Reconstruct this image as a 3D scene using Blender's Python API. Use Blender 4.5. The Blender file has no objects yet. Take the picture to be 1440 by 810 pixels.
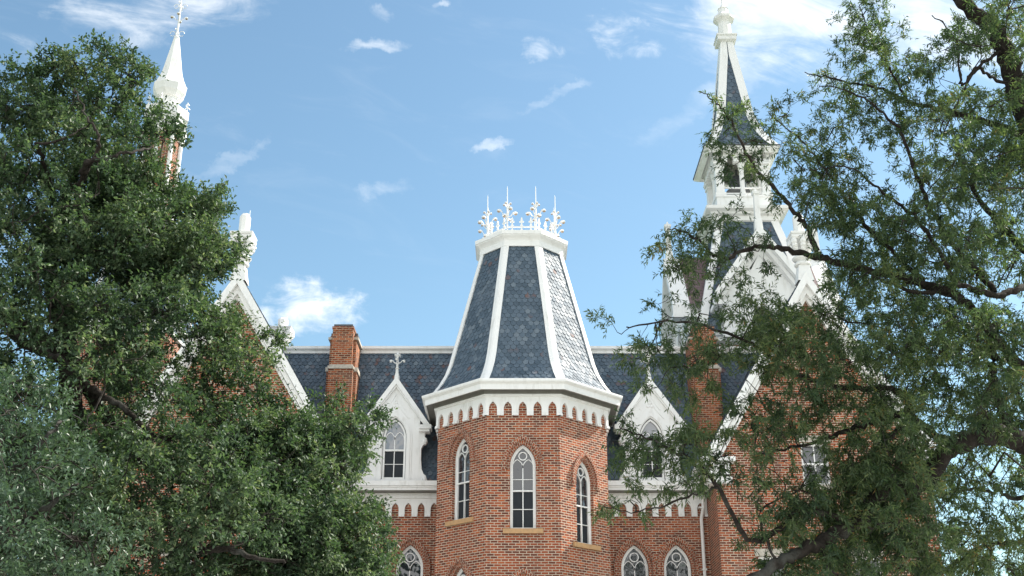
import bpy, math, random
import numpy as np
from mathutils import Vector
random.seed(7); rng = np.random.default_rng(11)
R = math.radians
sc = bpy.context.scene
COL = sc.collection

# ------------------------------------------------------------------ camera
PITCH = R(22.0); FPX = 1600.0; CAMZ = 1.7
cd = bpy.data.cameras.new('camera'); cam = bpy.data.objects.new('camera', cd); COL.objects.link(cam)
cam.location = (0, 0, CAMZ); cam.rotation_euler = (R(90) + PITCH, 0, 0)
cd.sensor_width = 36; cd.lens = 36 * FPX / 1440; cd.clip_end = 3000; cd.clip_start = .1
sc.camera = cam
CP, SP = math.cos(PITCH), math.sin(PITCH)

def pt(px, py, Y):
    u = (px - 720) / FPX; v = (405 - py) / FPX
    k = Y / (CP - v * SP)
    return Vector((u * k, Y, CAMZ + (SP + v * CP) * k))
def Zp(py, Y): return pt(720, py, Y).z
def Xp(px, py, Y): return pt(px, py, Y).x

# ------------------------------------------------------------------ light
SUN = Vector((0.62, 0.28, 0.70)).normalized()
EL = math.asin(SUN.z); AZ = math.atan2(SUN.x, SUN.y)
ld = bpy.data.lights.new('sun', 'SUN'); lo = bpy.data.objects.new('sun', ld); COL.objects.link(lo)
ld.energy = 4.5; ld.angle = R(.53); ld.color = (1, .94, .84)
lo.rotation_euler = (-SUN).to_track_quat('-Z', 'Y').to_euler()
lo.location = (60, 40, 80)
sc.view_settings.view_transform = 'Standard'; sc.view_settings.look = 'None'
sc.view_settings.exposure = 1.1; sc.view_settings.gamma = 1
sc.view_settings.use_curve_mapping = False
sc.cycles.max_bounces = 8; sc.cycles.transparent_max_bounces = 8

W = bpy.data.worlds.new('World'); sc.world = W; W.use_nodes = True
nt = W.node_tree; nt.nodes.clear()
class NG:
    """small helper to write node maths"""
    def __init__(s, nt): s.nt = nt
    def n(s, t, **k):
        x = s.nt.nodes.new(t)
        for a, b in k.items(): setattr(x, a, b)
        return x
    def l(s, a, b): s.nt.links.new(a, b)
    def put(s, sock, v):
        if isinstance(v, bpy.types.NodeSocket): s.l(v, sock)
        else: sock.default_value = v
    def m(s, op, a, b=0.0, clamp=False):
        x = s.n('ShaderNodeMath', operation=op, use_clamp=clamp)
        s.put(x.inputs[0], a); s.put(x.inputs[1], b); return x.outputs[0]
    def dot(s, a, v):
        x = s.n('ShaderNodeVectorMath', operation='DOT_PRODUCT'); s.put(x.inputs[0], a); s.put(x.inputs[1], v); return x.outputs['Value']
    def xyz(s, a, b, c=0.0):
        x = s.n('ShaderNodeCombineXYZ'); s.put(x.inputs[0], a); s.put(x.inputs[1], b); s.put(x.inputs[2], c); return x.outputs[0]
    def noise(s, vec, scale, detail=5, rough=.55, dist=0.0):
        x = s.n('ShaderNodeTexNoise'); x.inputs['Scale'].default_value = scale; x.inputs['Detail'].default_value = detail
        x.inputs['Roughness'].default_value = rough; x.inputs['Distortion'].default_value = dist
        if vec is not None: s.l(vec, x.inputs['Vector'])
        return x.outputs['Fac']
    def sstep(s, v, lo, hi, to=1.0):
        x = s.n('ShaderNodeMapRange', interpolation_type='SMOOTHSTEP'); s.put(x.inputs[0], v)
        x.inputs[1].default_value = lo; x.inputs[2].default_value = hi; x.inputs[3].default_value = 0; x.inputs[4].default_value = to
        return x.outputs[0]
    def mix(s, f, a, b, blend='MIX'):
        x = s.n('ShaderNodeMix', data_type='RGBA', blend_type=blend)
        s.put(x.inputs[0], f); s.put(x.inputs[6], a); s.put(x.inputs[7], b); return x.outputs[2]
    def ramp(s, f, stops):
        x = s.n('ShaderNodeValToRGB'); s.put(x.inputs[0], f); e = x.color_ramp.elements
        while len(e) < len(stops): e.new(.5)
        for q, (p, c) in zip(e, stops): q.position = p; q.color = (*c, 1)
        return x.outputs[0]
g = NG(nt)
sky = g.n('ShaderNodeTexSky', sky_type='NISHITA', sun_disc=False, sun_elevation=EL, sun_rotation=AZ)
sky.altitude = 0; sky.air_density = 1.1; sky.dust_density = .6; sky.ozone_density = 1.3
tc = g.n('ShaderNodeTexCoord'); d = tc.outputs['Generated']
f_ = g.m('MAXIMUM', g.dot(d, (0, CP, SP)), .02)
A = g.m('DIVIDE', g.dot(d, (1, 0, 0)), f_); B = g.m('DIVIDE', g.dot(d, (0, -SP, CP)), f_)
dv0 = g.xyz(A, B); A0, B0 = A, B
dv = g.xyz(A, g.m('MULTIPLY', B, 1.5))
n1 = g.noise(dv, 7.5, 8, .6, .7); n2 = g.noise(dv, 26, 6, .6, .5)
# wisps: direction-stretched noise
rot = g.xyz(g.m('ADD', g.m('MULTIPLY', A, 3.0), g.m('MULTIPLY', B, -2.0)), g.m('ADD', g.m('MULTIPLY', A, 3.2), g.m('MULTIPLY', B, 11.0)))
n3 = g.noise(rot, 2.4, 8, .62, .9)
# ragged cloud outlines: push the sky directions about before measuring each cloud
wa = g.noise(dv0, 16, 6, .65); wb = g.noise(g.xyz(B0, A0, 3.3), 16, 6, .65)
A = g.m('ADD', A0, g.m('MULTIPLY', g.m('SUBTRACT', wa, .5), .085)); B = g.m('ADD', B0, g.m('MULTIPLY', g.m('SUBTRACT', wb, .5), .05))
CLOUDS = [(1200, 20, 420, 165, 6, 1.0, 1), (885, 45, 125, 62, 10, .9, 0), (1010, 25, 150, 60, 10, .9, 0), (764, 70, 60, 36, 20, .75, 0), (535, 18, 62, 26, -8, .7, 0), (535, 62, 80, 15, -8, .6, 1),
          (205, 22, 250, 62, -10, .85, 1), (425, 438, 125, 62, -4, .95, 2), (548, 263, 62, 22, -24, .45, 1), (686, 208, 44, 12, -16, .5, 1), (620, 10, 40, 14, 0, .6, 0),
          (1020, 125, 230, 34, -32, .35, 1), (790, 130, 90, 12, -20, .3, 1), (330, 215, 90, 12, -25, .22, 1)]
tot = None
for (px, py, rx, ry, ang, st, kind) in CLOUDS:
    ca, sa = math.cos(R(ang)), math.sin(R(ang))
    a = g.m('SUBTRACT', A, (px - 720) / FPX); b = g.m('SUBTRACT', B, (405 - py) / FPX)
    u = g.m('DIVIDE', g.m('ADD', g.m('MULTIPLY', a, ca), g.m('MULTIPLY', b, -sa)), rx / FPX)
    v = g.m('DIVIDE', g.m('ADD', g.m('MULTIPLY', a, sa), g.m('MULTIPLY', b, ca)), ry / FPX)
    r2 = g.m('ADD', g.m('MULTIPLY', u, u), g.m('MULTIPLY', v, v))
    mk = g.m('SUBTRACT', 1.0, r2, clamp=True)
    nn = {0: g.m('ADD', g.m('MULTIPLY', n2, .6), g.m('MULTIPLY', n1, .4)), 1: g.m('ADD', g.m('MULTIPLY', n3, .6), g.m('MULTIPLY', n1, .4)), 2: g.m('ADD', g.m('MULTIPLY', n2, .45), g.m('MULTIPLY', n1, .55))}[kind]
    lo_, hi_, pen = {0: (.41, .74, .42), 1: (.33, .68, .30), 2: (.30, .56, .36)}[kind]
    q = g.m('SUBTRACT', nn, g.m('MULTIPLY', r2, pen))
    c = g.m('MULTIPLY', g.sstep(q, lo_, hi_, st), g.sstep(mk, 0, .35))
    tot = c if tot is None else g.m('MAXIMUM', tot, c)
veil = g.m('MULTIPLY', g.sstep(n3, .50, .85, .08), g.sstep(B0, -.12, .1)); tot = g.m('MAXIMUM', tot, veil)
# a thin veil of high cloud gets denser towards the sun
tint = g.mix(1.0, sky.outputs[0], (.775, .885, .825, 1), 'MULTIPLY')
skyc = g.mix(g.m('MULTIPLY', tot, .9), tint, (6.1, 6.2, 6.2, 1))
# bright broken cumulus added to the unseen half of the sky to fill-light the facade
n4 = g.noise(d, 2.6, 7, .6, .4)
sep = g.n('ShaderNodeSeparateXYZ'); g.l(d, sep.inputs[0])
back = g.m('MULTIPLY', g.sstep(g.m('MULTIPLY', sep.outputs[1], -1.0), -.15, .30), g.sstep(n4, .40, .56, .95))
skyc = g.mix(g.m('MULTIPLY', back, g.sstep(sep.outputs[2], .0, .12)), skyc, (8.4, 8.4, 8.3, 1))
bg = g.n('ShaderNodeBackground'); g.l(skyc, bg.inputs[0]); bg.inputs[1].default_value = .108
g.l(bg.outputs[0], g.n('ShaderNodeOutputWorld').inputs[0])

# ------------------------------------------------------------------ materials
def mat(name, rough=.6, spec=.5):
    m = bpy.data.materials.new(name); m.use_nodes = True; t = m.node_tree
    p = t.nodes['Principled BSDF']; p.inputs['Roughness'].default_value = rough; p.inputs['Specular IOR Level'].default_value = spec
    return m, NG(t), p
def bump(g, p, h, dist, strength=1.0):
    b = g.n('ShaderNodeBump'); b.inputs['Distance'].default_value = dist; b.inputs['Strength'].default_value = strength
    g.l(h, b.inputs['Height']); g.l(b.outputs[0], p.inputs['Normal'])

def brick_mat(name, c1, c2, c3, bw=.2135, rh=.0762, ms=.012, mortar=(.57, .46, .36)):
    m, g, p = mat(name, .85, .25)
    uv = g.n('ShaderNodeUVMap').outputs[0]
    ob = g.n('ShaderNodeTexCoord').outputs['Object']
    wob = g.n('ShaderNodeMix', data_type='VECTOR'); wob.inputs[0].default_value = .006
    nz = g.n('ShaderNodeTexNoise'); nz.inputs['Scale'].default_value = 7; g.l(uv, nz.inputs['Vector'])
    va = g.n('ShaderNodeVectorMath', operation='MULTIPLY_ADD'); g.l(nz.outputs['Color'], va.inputs[0]); va.inputs[1].default_value = (.012, .012, 0); g.l(uv, va.inputs[2])
    bt = g.n('ShaderNodeTexBrick', offset=.5); g.l(va.outputs[0], bt.inputs['Vector'])
    bt.inputs['Scale'].default_value = 1; bt.inputs['Brick Width'].default_value = bw; bt.inputs['Row Height'].default_value = rh
    bt.inputs['Mortar Size'].default_value = ms; bt.inputs['Mortar Smooth'].default_value = .25
    bt.inputs['Color1'].default_value = (0, 0, 0, 1); bt.inputs['Color2'].default_value = (1, 1, 1, 1); bt.inputs['Mortar'].default_value = (.5, .5, .5, 1)
    bt.inputs['Bias'].default_value = 0
    sepv = g.n('ShaderNodeSeparateColor'); g.l(bt.outputs['Color'], sepv.inputs[0])
    col = g.ramp(sepv.outputs[0], [(0.0, c1), (.22, c1), (.45, c2), (.78, c2), (1.0, c3)])
    big = g.noise(ob, .9, 5, .6)
    col = g.mix(g.sstep(big, .35, .7, .35), col, (.17, .062, .035, 1), 'MIX')
    fine = g.noise(uv, 22, 3, .6)
    col = g.mix(.35, col, g.ramp(fine, [(.25, (.55, .55, .55)), (.75, (1.3, 1.25, 1.2))]), 'MULTIPLY')
    mo = g.ramp(g.noise(ob, 1.7, 5, .65), [(.3, tuple(.72 * x for x in mortar)), (.65, mortar)])
    col = g.mix(bt.outputs['Fac'], col, mo)
    # run-off stains and soot in tall narrow streaks
    mp = g.n('ShaderNodeMapping'); g.l(ob, mp.inputs[0]); mp.inputs['Scale'].default_value = (1.3, 1.3, .16)
    st = g.noise(mp.outputs[0], 2.2, 6, .65)
    col = g.mix(g.sstep(st, .52, .74, .5), col, (.10, .055, .042, 1)); col = g.mix(g.sstep(g.noise(ob, .55, 4, .6), .58, .75, .22), col, (.42, .33, .27, 1))
    g.l(col, p.inputs['Base Color'])
    h = g.m('SUBTRACT', g.m('MULTIPLY', fine, .25), bt.outputs['Fac'])
    bump(g, p, h, .012)
    return m
BR = brick_mat('red_brick', (.125, .036, .022), (.30, .068, .027), (.45, .125, .045))
BRV = brick_mat('red_brick_voussoir', (.20, .056, .032), (.31, .080, .037), (.41, .12, .052), bw=.116, rh=.0762, ms=.0095)
BRC = brick_mat('chimney_brick', (.14, .043, .023), (.33, .088, .034), (.46, .145, .055), mortar=(.46, .33, .23))

def paint_mat(name, c, dirt=.35, rough=.5):
    m, g, p = mat(name, rough, .4)
    ob = g.n('ShaderNodeTexCoord').outputs['Object']
    mp = g.n('ShaderNodeMapping'); g.l(ob, mp.inputs[0]); mp.inputs['Scale'].default_value = (1, 1, .25)
    n = g.noise(mp.outputs[0], 6, 6, .7); n_ = g.noise(ob, 1.3, 4, .6)
    f = g.m('MULTIPLY', g.sstep(n, .44, .74), g.sstep(n_, .35, .7, dirt))
    g.l(g.mix(f, (*c, 1), (.42, .40, .35, 1)), p.inputs['Base Color'])
    bump(g, p, g.noise(ob, 40, 3), .0015)
    return m
WH = paint_mat('white_paint', (.80, .795, .785), .55)
WHC = paint_mat('white_carved_stone', (.77, .765, .75), .6, .65)
def simple(name, c, c2, scale=8, rough=.6, spec=.5, metallic=0, bd=.002):
    m, g, p = mat(name, rough, spec); ob = g.n('ShaderNodeTexCoord').outputs['Object']
    n = g.noise(ob, scale, 5, .65)
    g.l(g.mix(g.sstep(n, .35, .7), (*c, 1), (*c2, 1)), p.inputs['Base Color']); p.inputs['Metallic'].default_value = metallic
    bump(g, p, n, bd); return m
STONE = simple('tan_sandstone', (.50, .30, .15), (.40, .25, .135), 9, .8, .3, 0, .006)
STONEW = simple('pale_limestone', (.50, .46, .40), (.36, .32, .27), 9, .8, .3, 0, .006)
LEAD = simple('dark_lead', (.06, .065, .075), (.10, .10, .105), 6, .55)
GILT = simple('weathered_leaf_underside', (.30, .20, .12), (.42, .33, .24), 20, .6)
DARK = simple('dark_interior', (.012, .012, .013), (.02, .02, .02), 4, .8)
RUST = simple('stained_metal_roof', (.10, .060, .062), (.19, .125, .13), 7, .6)
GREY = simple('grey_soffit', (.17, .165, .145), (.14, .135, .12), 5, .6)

def slate_mat(name, warm):
    m, g, p = mat(name, .5, .19)
    uv = g.n('ShaderNodeUVMap').outputs[0]; s = g.n('ShaderNodeSeparateXYZ'); g.l(uv, s.inputs[0])
    ob = g.n('ShaderNodeTexCoord').outputs['Object']
    col = g.ramp(s.outputs[0], [(0, (.062, .090, .120)), (.4, (.084, .118, .156)), (.8, (.102, .138, .178)), (1, (.15, .185, .22))])
    big = g.noise(ob, 1.1, 5, .6)
    col = g.mix(g.sstep(big, .45, .75, .35), col, (.13, .155, .185, 1))
    col = g.mix(g.m('MULTIPLY', g.sstep(s.outputs[1], 1 - warm, 1.0), g.sstep(g.noise(ob, 2.6, 4), .45, .62, .8)), col, (.17, .085, .065, 1))
    fine = g.noise(ob, 30, 4, .7)
    col = g.mix(.5, col, g.ramp(fine, [(.3, (.6, .6, .6)), (.7, (1.3, 1.3, 1.3))]), 'MULTIPLY')
    g.l(col, p.inputs['Base Color'])
    g.l(g.m('ADD', g.m('MULTIPLY', s.outputs[1], .14), .50), p.inputs['Roughness'])
    bump(g, p, fine, .004); return m
SL = slate_mat('blue_slate', .06); SLM = slate_mat('weathered_slate', .28)

def glass_mat(name, c, rough, spec):
    m, g, p = mat(name, rough, spec); p.inputs['Base Color'].default_value = (*c, 1); p.inputs['IOR'].default_value = 1.6
    ob = g.n('ShaderNodeTexCoord').outputs['Object']
    bump(g, p, g.noise(ob, 2.2, 2), .03); return m
GL = glass_mat('old_window_glass', (.018, .022, .028), .04, .9)
GLD = glass_mat('screened_window_glass', (.018, .022, .028), .3, .15)
GLC = glass_mat('curtained_window_glass', (.24, .25, .27), .08, .8)

def leaf_mat(name, stops, trans, rough):
    m, g, p = mat(name, rough, .5)
    a = g.n('ShaderNodeAttribute', attribute_name='tint').outputs['Fac']
    c = g.ramp(a, stops); g.l(c, p.inputs['Base Color'])
    p.inputs['Specular IOR Level'].default_value = .3
    t = g.n('ShaderNodeBsdfTranslucent'); g.l(g.mix(1.0, c, (1.35, 1.55, .8, 1), 'MULTIPLY'), t.inputs[0])
    mx = g.n('ShaderNodeMixShader'); mx.inputs[0].default_value = trans
    g.l(p.outputs[0], mx.inputs[1]); g.l(t.outputs[0], mx.inputs[2])
    g.l(mx.outputs[0], g.nt.nodes['Material Output'].inputs[0]); return m
LF1 = leaf_mat('live_oak_leaf', [(0, (.022, .044, .026)), (.4, (.058, .098, .052)), (.75, (.115, .160, .085)), (1, (.24, .27, .16))], .30, .52)
LF3 = leaf_mat('grey_green_leaf', [(0, (.035, .065, .042)), (.5, (.06, .10, .062)), (.85, (.09, .14, .085)), (1, (.14, .18, .11))], .22, .4)
LF2 = leaf_mat('willow_oak_leaf', [(0, (.030, .056, .033)), (.45, (.072, .108, .054)), (.8, (.14, .175, .085)), (.97, (.18, .20, .08)), (1, (.22, .15, .06))], .45, .42)
def bark_mat(name, a, b):
    m, g, p = mat(name, .9, .2); ob = g.n('ShaderNodeTexCoord').outputs['Object']
    n = g.noise(ob, 9, 7, .7, .6); v = g.noise(ob, 2.2, 4, .6)
    col = g.mix(g.sstep(n, .3, .7), (*a, 1), (*b, 1)); col = g.mix(g.sstep(v, .52, .68, .5), col, (.10, .105, .095, 1))
    g.l(col, p.inputs['Base Color']); bump(g, p, n, .03); return m
BARK = bark_mat('dark_oak_bark', (.012, .010, .008), (.038, .031, .026))

# ------------------------------------------------------------------ mesh helpers
ORG = {}
class MB:
    def __init__(s): s.v = []; s.f = []; s.uv = []; s.mi = []
    def add(s, vs, fs, uvs=None, mi=0):
        o = len(s.v); s.v += [tuple(x) for x in vs]
        for i, f in enumerate(fs):
            s.f.append([o + k for k in f]); s.mi.append(mi)
            s.uv.append(uvs[i] if uvs else [(0, 0)] * len(f))
    def quad(s, a, b, c, d, uv=None, mi=0): s.add([a, b, c, d], [(0, 1, 2, 3)], [uv] if uv else None, mi)
    def build(s, name, mats, parent=None, smooth=False, label=None):
        if not isinstance(mats, (list, tuple)): mats = [mats]
        me = bpy.data.meshes.new(name); a = np.array(s.v, dtype=float); c = (a.min(0) + a.max(0)) / 2
        me.from_pydata([tuple(x) for x in (a - c)], [], s.f)
        for m in mats: me.materials.append(m)
        ul = me.uv_layers.new(name='UVMap'); flat = [x for f in s.uv for p in f for x in p]
        ul.data.foreach_set('uv', flat)
        me.polygons.foreach_set('material_index', s.mi)
        if smooth: me.polygons.foreach_set('use_smooth', [True] * len(s.f))
        me.update()
        return link(name, me, Vector(c), parent, label)
def link(name, me, origin, parent=None, label=None):
    o = bpy.data.objects.new(name, me); COL.objects.link(o)
    po = ORG[parent.name] if parent else Vector((0, 0, 0))
    o.parent = parent; o.location = origin - po; ORG[o.name] = origin.copy()
    if label: o['label'] = label
    return o
def thing(name, label, cat, loc, group=None):
    o = bpy.data.objects.new(name, None); COL.objects.link(o); o.location = loc; o['label'] = label; o['category'] = cat
    if group: o['group'] = group
    ORG[o.name] = Vector(loc); return o

Z = Vector((0, 0, 1))
class Fr:
    """wall frame: u to the right, z up, d outwards"""
    def __init__(s, O, N): s.O = Vector((O[0], O[1], 0)); s.N = Vector((N[0], N[1], 0)).normalized(); s.U = Z.cross(s.N)
    def p(s, u, z, d=0): return s.O + s.U * u + Z * z + s.N * d
    def sh(s, u=0, d=0): return Fr(s.O + s.U * u + s.N * d, s.N)

def box(mb, F, u0, u1, z0, z1, d0, d1, mi=0):
    vs = [F.p(u, z, d) for d in (d0, d1) for z in (z0, z1) for u in (u0, u1)]
    w, h, t = u1 - u0, z1 - z0, abs(d1 - d0)
    def q(a, b, x0, y0): return [(x0, y0), (x0 + a, y0), (x0 + a, y0 + b), (x0, y0 + b)]
    mb.add(vs, [(4, 5, 7, 6), (1, 0, 2, 3), (0, 4, 6, 2), (5, 1, 3, 7), (6, 7, 3, 2), (0, 1, 5, 4)],
           [q(w, h, u0, z0), q(w, h, u0, z0), q(t, h, 0, z0), q(t, h, 0, z0), q(w, t, u0, 0), q(w, t, u0, 0)], mi)
def poly(mb, F, pts, d0, d1, mi=0):
    n = len(pts)
    mb.add([F.p(u, z, d1) for u, z in pts], [list(range(n))], [[(u, z) for u, z in pts]], mi)
    mb.add([F.p(u, z, d0) for u, z in pts], [list(range(n))[::-1]], [[(u, z) for u, z in pts][::-1]], mi)
    for i in range(n):
        a, b = pts[i], pts[(i + 1) % n]
        L = math.hypot(b[0] - a[0], b[1] - a[1])
        mb.quad(F.p(*a, d0), F.p(*b, d0), F.p(*b, d1), F.p(*a, d1), [(0, 0), (L, 0), (L, d1 - d0), (0, d1 - d0)], mi)
def chev(mb, F, c, hw, ze, za, wv, d0, d1, mi=0):
    """inverted-V board, wv = vertical board width"""
    poly(mb, F, [(c - hw, ze), (c - hw, ze - wv * .9), (c, za - wv)] + [(c, za)], d0, d1, mi)
    poly(mb, F, [(c + hw, ze - wv * .9), (c + hw, ze), (c, za), (c, za - wv)], d0, d1, mi)
def az_(u, w, R_, zs):
    q = R_ * R_ - (abs(u) + R_ - w) ** 2
    return zs + math.sqrt(max(q, 0))
def arch(c, w, R_, zs, n=9):
    """points of a pointed arch from left springing to right springing"""
    us = [-w * math.cos(math.pi / 2 * i / n) for i in range(n + 1)]
    L = [(c + u, az_(u, w, R_, zs)) for u in us]
    return L + [(2 * c - u, z) for u, z in L[-2::-1]]
def lancet(c, w, R_, z0, zs, n=9): return [(c - w, z0)] + arch(c, w, R_, zs, n) + [(c + w, z0)]
def ring(mb, F, po, pi, d0, d1, brick=False, mi=0):
    s = 0
    for i in range(len(po) - 1):
        a, b, c, d = po[i], po[i + 1], pi[i + 1], pi[i]
        L = (math.hypot(b[0] - a[0], b[1] - a[1]) + math.hypot(c[0] - d[0], c[1] - d[1])) / 2; wd = math.hypot(a[0] - d[0], a[1] - d[1])
        uv = [(wd, s), (wd, s + L), (0, s + L), (0, s)] if brick else None
        mb.quad(F.p(*a, d1), F.p(*b, d1), F.p(*c, d1), F.p(*d, d1), uv, mi)
        mb.quad(F.p(*a, d0), F.p(*b, d0), F.p(*b, d1), F.p(*a, d1), uv, mi)
        mb.quad(F.p(*d, d1), F.p(*c, d1), F.p(*c, d0), F.p(*d, d0), uv, mi)
        s += L
    for a, b in ((po[0], pi[0]), (po[-1], pi[-1])): mb.quad(F.p(*a, d0), F.p(*a, d1), F.p(*b, d1), F.p(*b, d0), None, mi)
def ribbon(mb, F, pts, w, d0, d1, closed=False, mi=0):
    n = len(pts); o, i_ = [], []
    for k in range(n):
        a = pts[(k - 1) % n] if closed or k else pts[k]; b = pts[(k + 1) % n] if closed or k < n - 1 else pts[k]
        t = Vector((b[0] - a[0], b[1] - a[1])).normalized(); nn = Vector((-t.y, t.x)) * w / 2
        o.append((pts[k][0] + nn.x, pts[k][1] + nn.y)); i_.append((pts[k][0] - nn.x, pts[k][1] - nn.y))
    if closed: o.append(o[0]); i_.append(i_[0])
    ring(mb, F, o, i_, d0, d1, mi=mi)
def wall_face(mb, F, u0, u1, zb, top, ops=(), breaks=(), mi=0, dep=.22, uo=0):
    """ops: (c, w, z0, zs, R or None)"""
    topf = top if callable(top) else (lambda u: top)
    us = {round(u0, 5), round(u1, 5)} | {round(b, 5) for b in breaks}
    for (c, w, z0, zs, R_) in ops:
        for u, z in (arch(c, w, R_, zs, 8) if R_ else [(c - w, zs), (c + w, zs)]): us.add(round(u, 5))
    us = sorted(us)
    for a, b in zip(us, us[1:]):
        mid = (a + b) / 2
        ins = sorted([o for o in ops if o[0] - o[1] < mid < o[0] + o[1]], key=lambda o: o[2])
        lo = (zb, zb)
        def emit(l, h):
            mb.quad(F.p(a, l[0]), F.p(b, l[1]), F.p(b, h[1]), F.p(a, h[0]), [(a + uo, l[0]), (b + uo, l[1]), (b + uo, h[1]), (a + uo, h[0])], mi)
        for (c, w, z0, zs, R_) in ins:
            emit(lo, (z0, z0))
            lo = (az_(a - c, w, R_, zs), az_(b - c, w, R_, zs)) if R_ else (zs, zs)
        emit(lo, (topf(a), topf(b)))
    for (c, w, z0, zs, R_) in ops:
        P = lancet(c, w, R_, z0, zs, 8) if R_ else [(c - w, z0), (c - w, zs), (c + w, zs), (c + w, z0)]
        s = 0
        for a, b in zip(P, P[1:] + P[:1]):
            L = math.hypot(b[0] - a[0], b[1] - a[1])
            mb.quad(F.p(*a, 0), F.p(*b, 0), F.p(*b, -dep), F.p(*a, -dep), [(0, s), (0, s + L), (dep, s + L), (dep, s)], mi); s += L

def frieze(mb, F, hw, zt, zb, n, d0, d1):
    p = 2 * hw / n; h = zt - zb; ow = p * .27; zs = zb + .40 * h
    for k in range(n):
        c = -hw + p * (k + .5)
        A_ = arch(c, ow, ow * 2.1, zs, 6)
        P = [(c - p / 2, zb), (c - ow, zb)] + A_ + [(c + ow, zb), (c + p / 2, zb)]
        for a, b in zip(P, P[1:]):
            if abs(a[0] - b[0]) > 1e-6: mb.quad(F.p(*a, d1), F.p(*b, d1), F.p(b[0], zt, d1), F.p(a[0], zt, d1))
            mb.quad(F.p(*a, d0), F.p(*b, d0), F.p(*b, d1), F.p(*a, d1))
        for (a, b) in ((c - p / 2 + (.003 if k else -.03), c - ow - .004), (c + ow + .004, c + p / 2 - (.003 if k < n - 1 else -.03))):
            box(mb, F, a, b, zb - .012, zb + .05, d0, d1 + .03); box(mb, F, a, b, zb + .055, zb + .08, d0, d1 + .014)

def window(F, c, w, z0, zs, par, dep=.17, sill=None, hz=None, curtain=False, name='arched_window', k=2.0, t=.055):
    """pointed two-light window; hz = meeting rail height"""
    R_ = k * w; mb = MB(); c0 = R_ - w; d1 = -dep + .05; d0 = -dep - .05
    def off(q): return lancet(c, w - q, R_ - q, z0, zs)
    ring(mb, F, off(-.0), off(t), d0, d1); ring(mb, F, off(t * .9), off(t + .03), d0, d1 - .025)
    box(mb, F, c - w, c + w, z0 - .005, z0 + t, d0, d1 + .01)
    wi = w - t; Ri = R_ - t; hz = hz or (z0 + (zs - z0) * .55)
    apex = az_(0, wi, Ri, zs); a1, a2 = d0 + .005, d1 - .03
    box(mb, F, c - .014, c + .014, z0, zs - wi * .05 + .1, a1, a2)
    lw = wi / 2
    for s in (-1, 1):
        ribbon(mb, F, arch(c + s * lw, lw, lw * 1.75, zs - wi * .12, 7), .022, a1, a2)
    rc = wi * .36; zc = zs + wi * .98
    ribbon(mb, F, [(c + rc * math.cos(q * math.pi / 9), zc + rc * math.sin(q * math.pi / 9)) for q in range(18)], .03, a1, a2 + .004, True)
    box(mb, F, c - wi, c + wi, hz - .020, hz + .020, a1, a2 + .016)
    for zz in (z0 + t + (hz - z0 - t) * .5, hz + (zs - hz) * .47): box(mb, F, c - wi, c + wi, zz - .009, zz + .009, a1, a2 - .006)
    W_ = mb.build(name, WH, par)
    pm = MB(); P = lancet(c, wi + .01, Ri + .01, hz, zs); pm.add([F.p(u, z, -dep - .02) for u, z in P], [list(range(len(P)))]); pm.build('upper_pane', GL, W_)
    pm = MB(); P = [(c - wi - .01, z0), (c - wi - .01, hz), (c + wi + .01, hz), (c + wi + .01, z0)]; pm.add([F.p(u, z, -dep - .035) for u, z in P], [(3, 2, 1, 0)]); pm.build('lower_pane', GLC if curtain else GLD, W_)
    bm = MB(); P = lancet(c, w + .02, R_ + .02, z0 - .02, zs); bm.add([F.p(u, z, -dep - .06) for u, z in P], [list(range(len(P)))]); bm.build('dark_room_sheet', DARK, W_)  # near-black sheet: darkness of the unlit room put into its colour
    if sill:
        sm = MB(); box(sm, F, c - sill, c + sill, z0 - .14, z0 - .004, -dep, .085); box(sm, F, c - sill + .01, c + sill - .01, z0 - .004, z0 + .012, -dep, .03); sm.build('window_sill', STONE, W_)
    return W_
def hood(F, c, w, zs, par, k=2.0, leg=.12, rings=((0, .112, .015), (.116, .23, .085))):
    mb = MB(); R_ = k * w
    for (a, b, pr) in rings:
        ro = [(c - w - b, zs - leg)] + arch(c, w + b, R_ + b, zs, 12) + [(c + w + b, zs - leg)]
        ri = [(c - w - a, zs - leg)] + arch(c, w + a, R_ + a, zs, 12) + [(c + w + a, zs - leg)]
        ring(mb, F, ro, ri, -.05, pr, True)
    for s in (-1, 1):
        x = sorted((c + s * (w + .105), c + s * (w + .25))); box(mb, F, x[0], x[1], zs - leg - .075, zs - leg, -.05, .065)
    return mb.build('brick_hood_mould', BRV, par)

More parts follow.
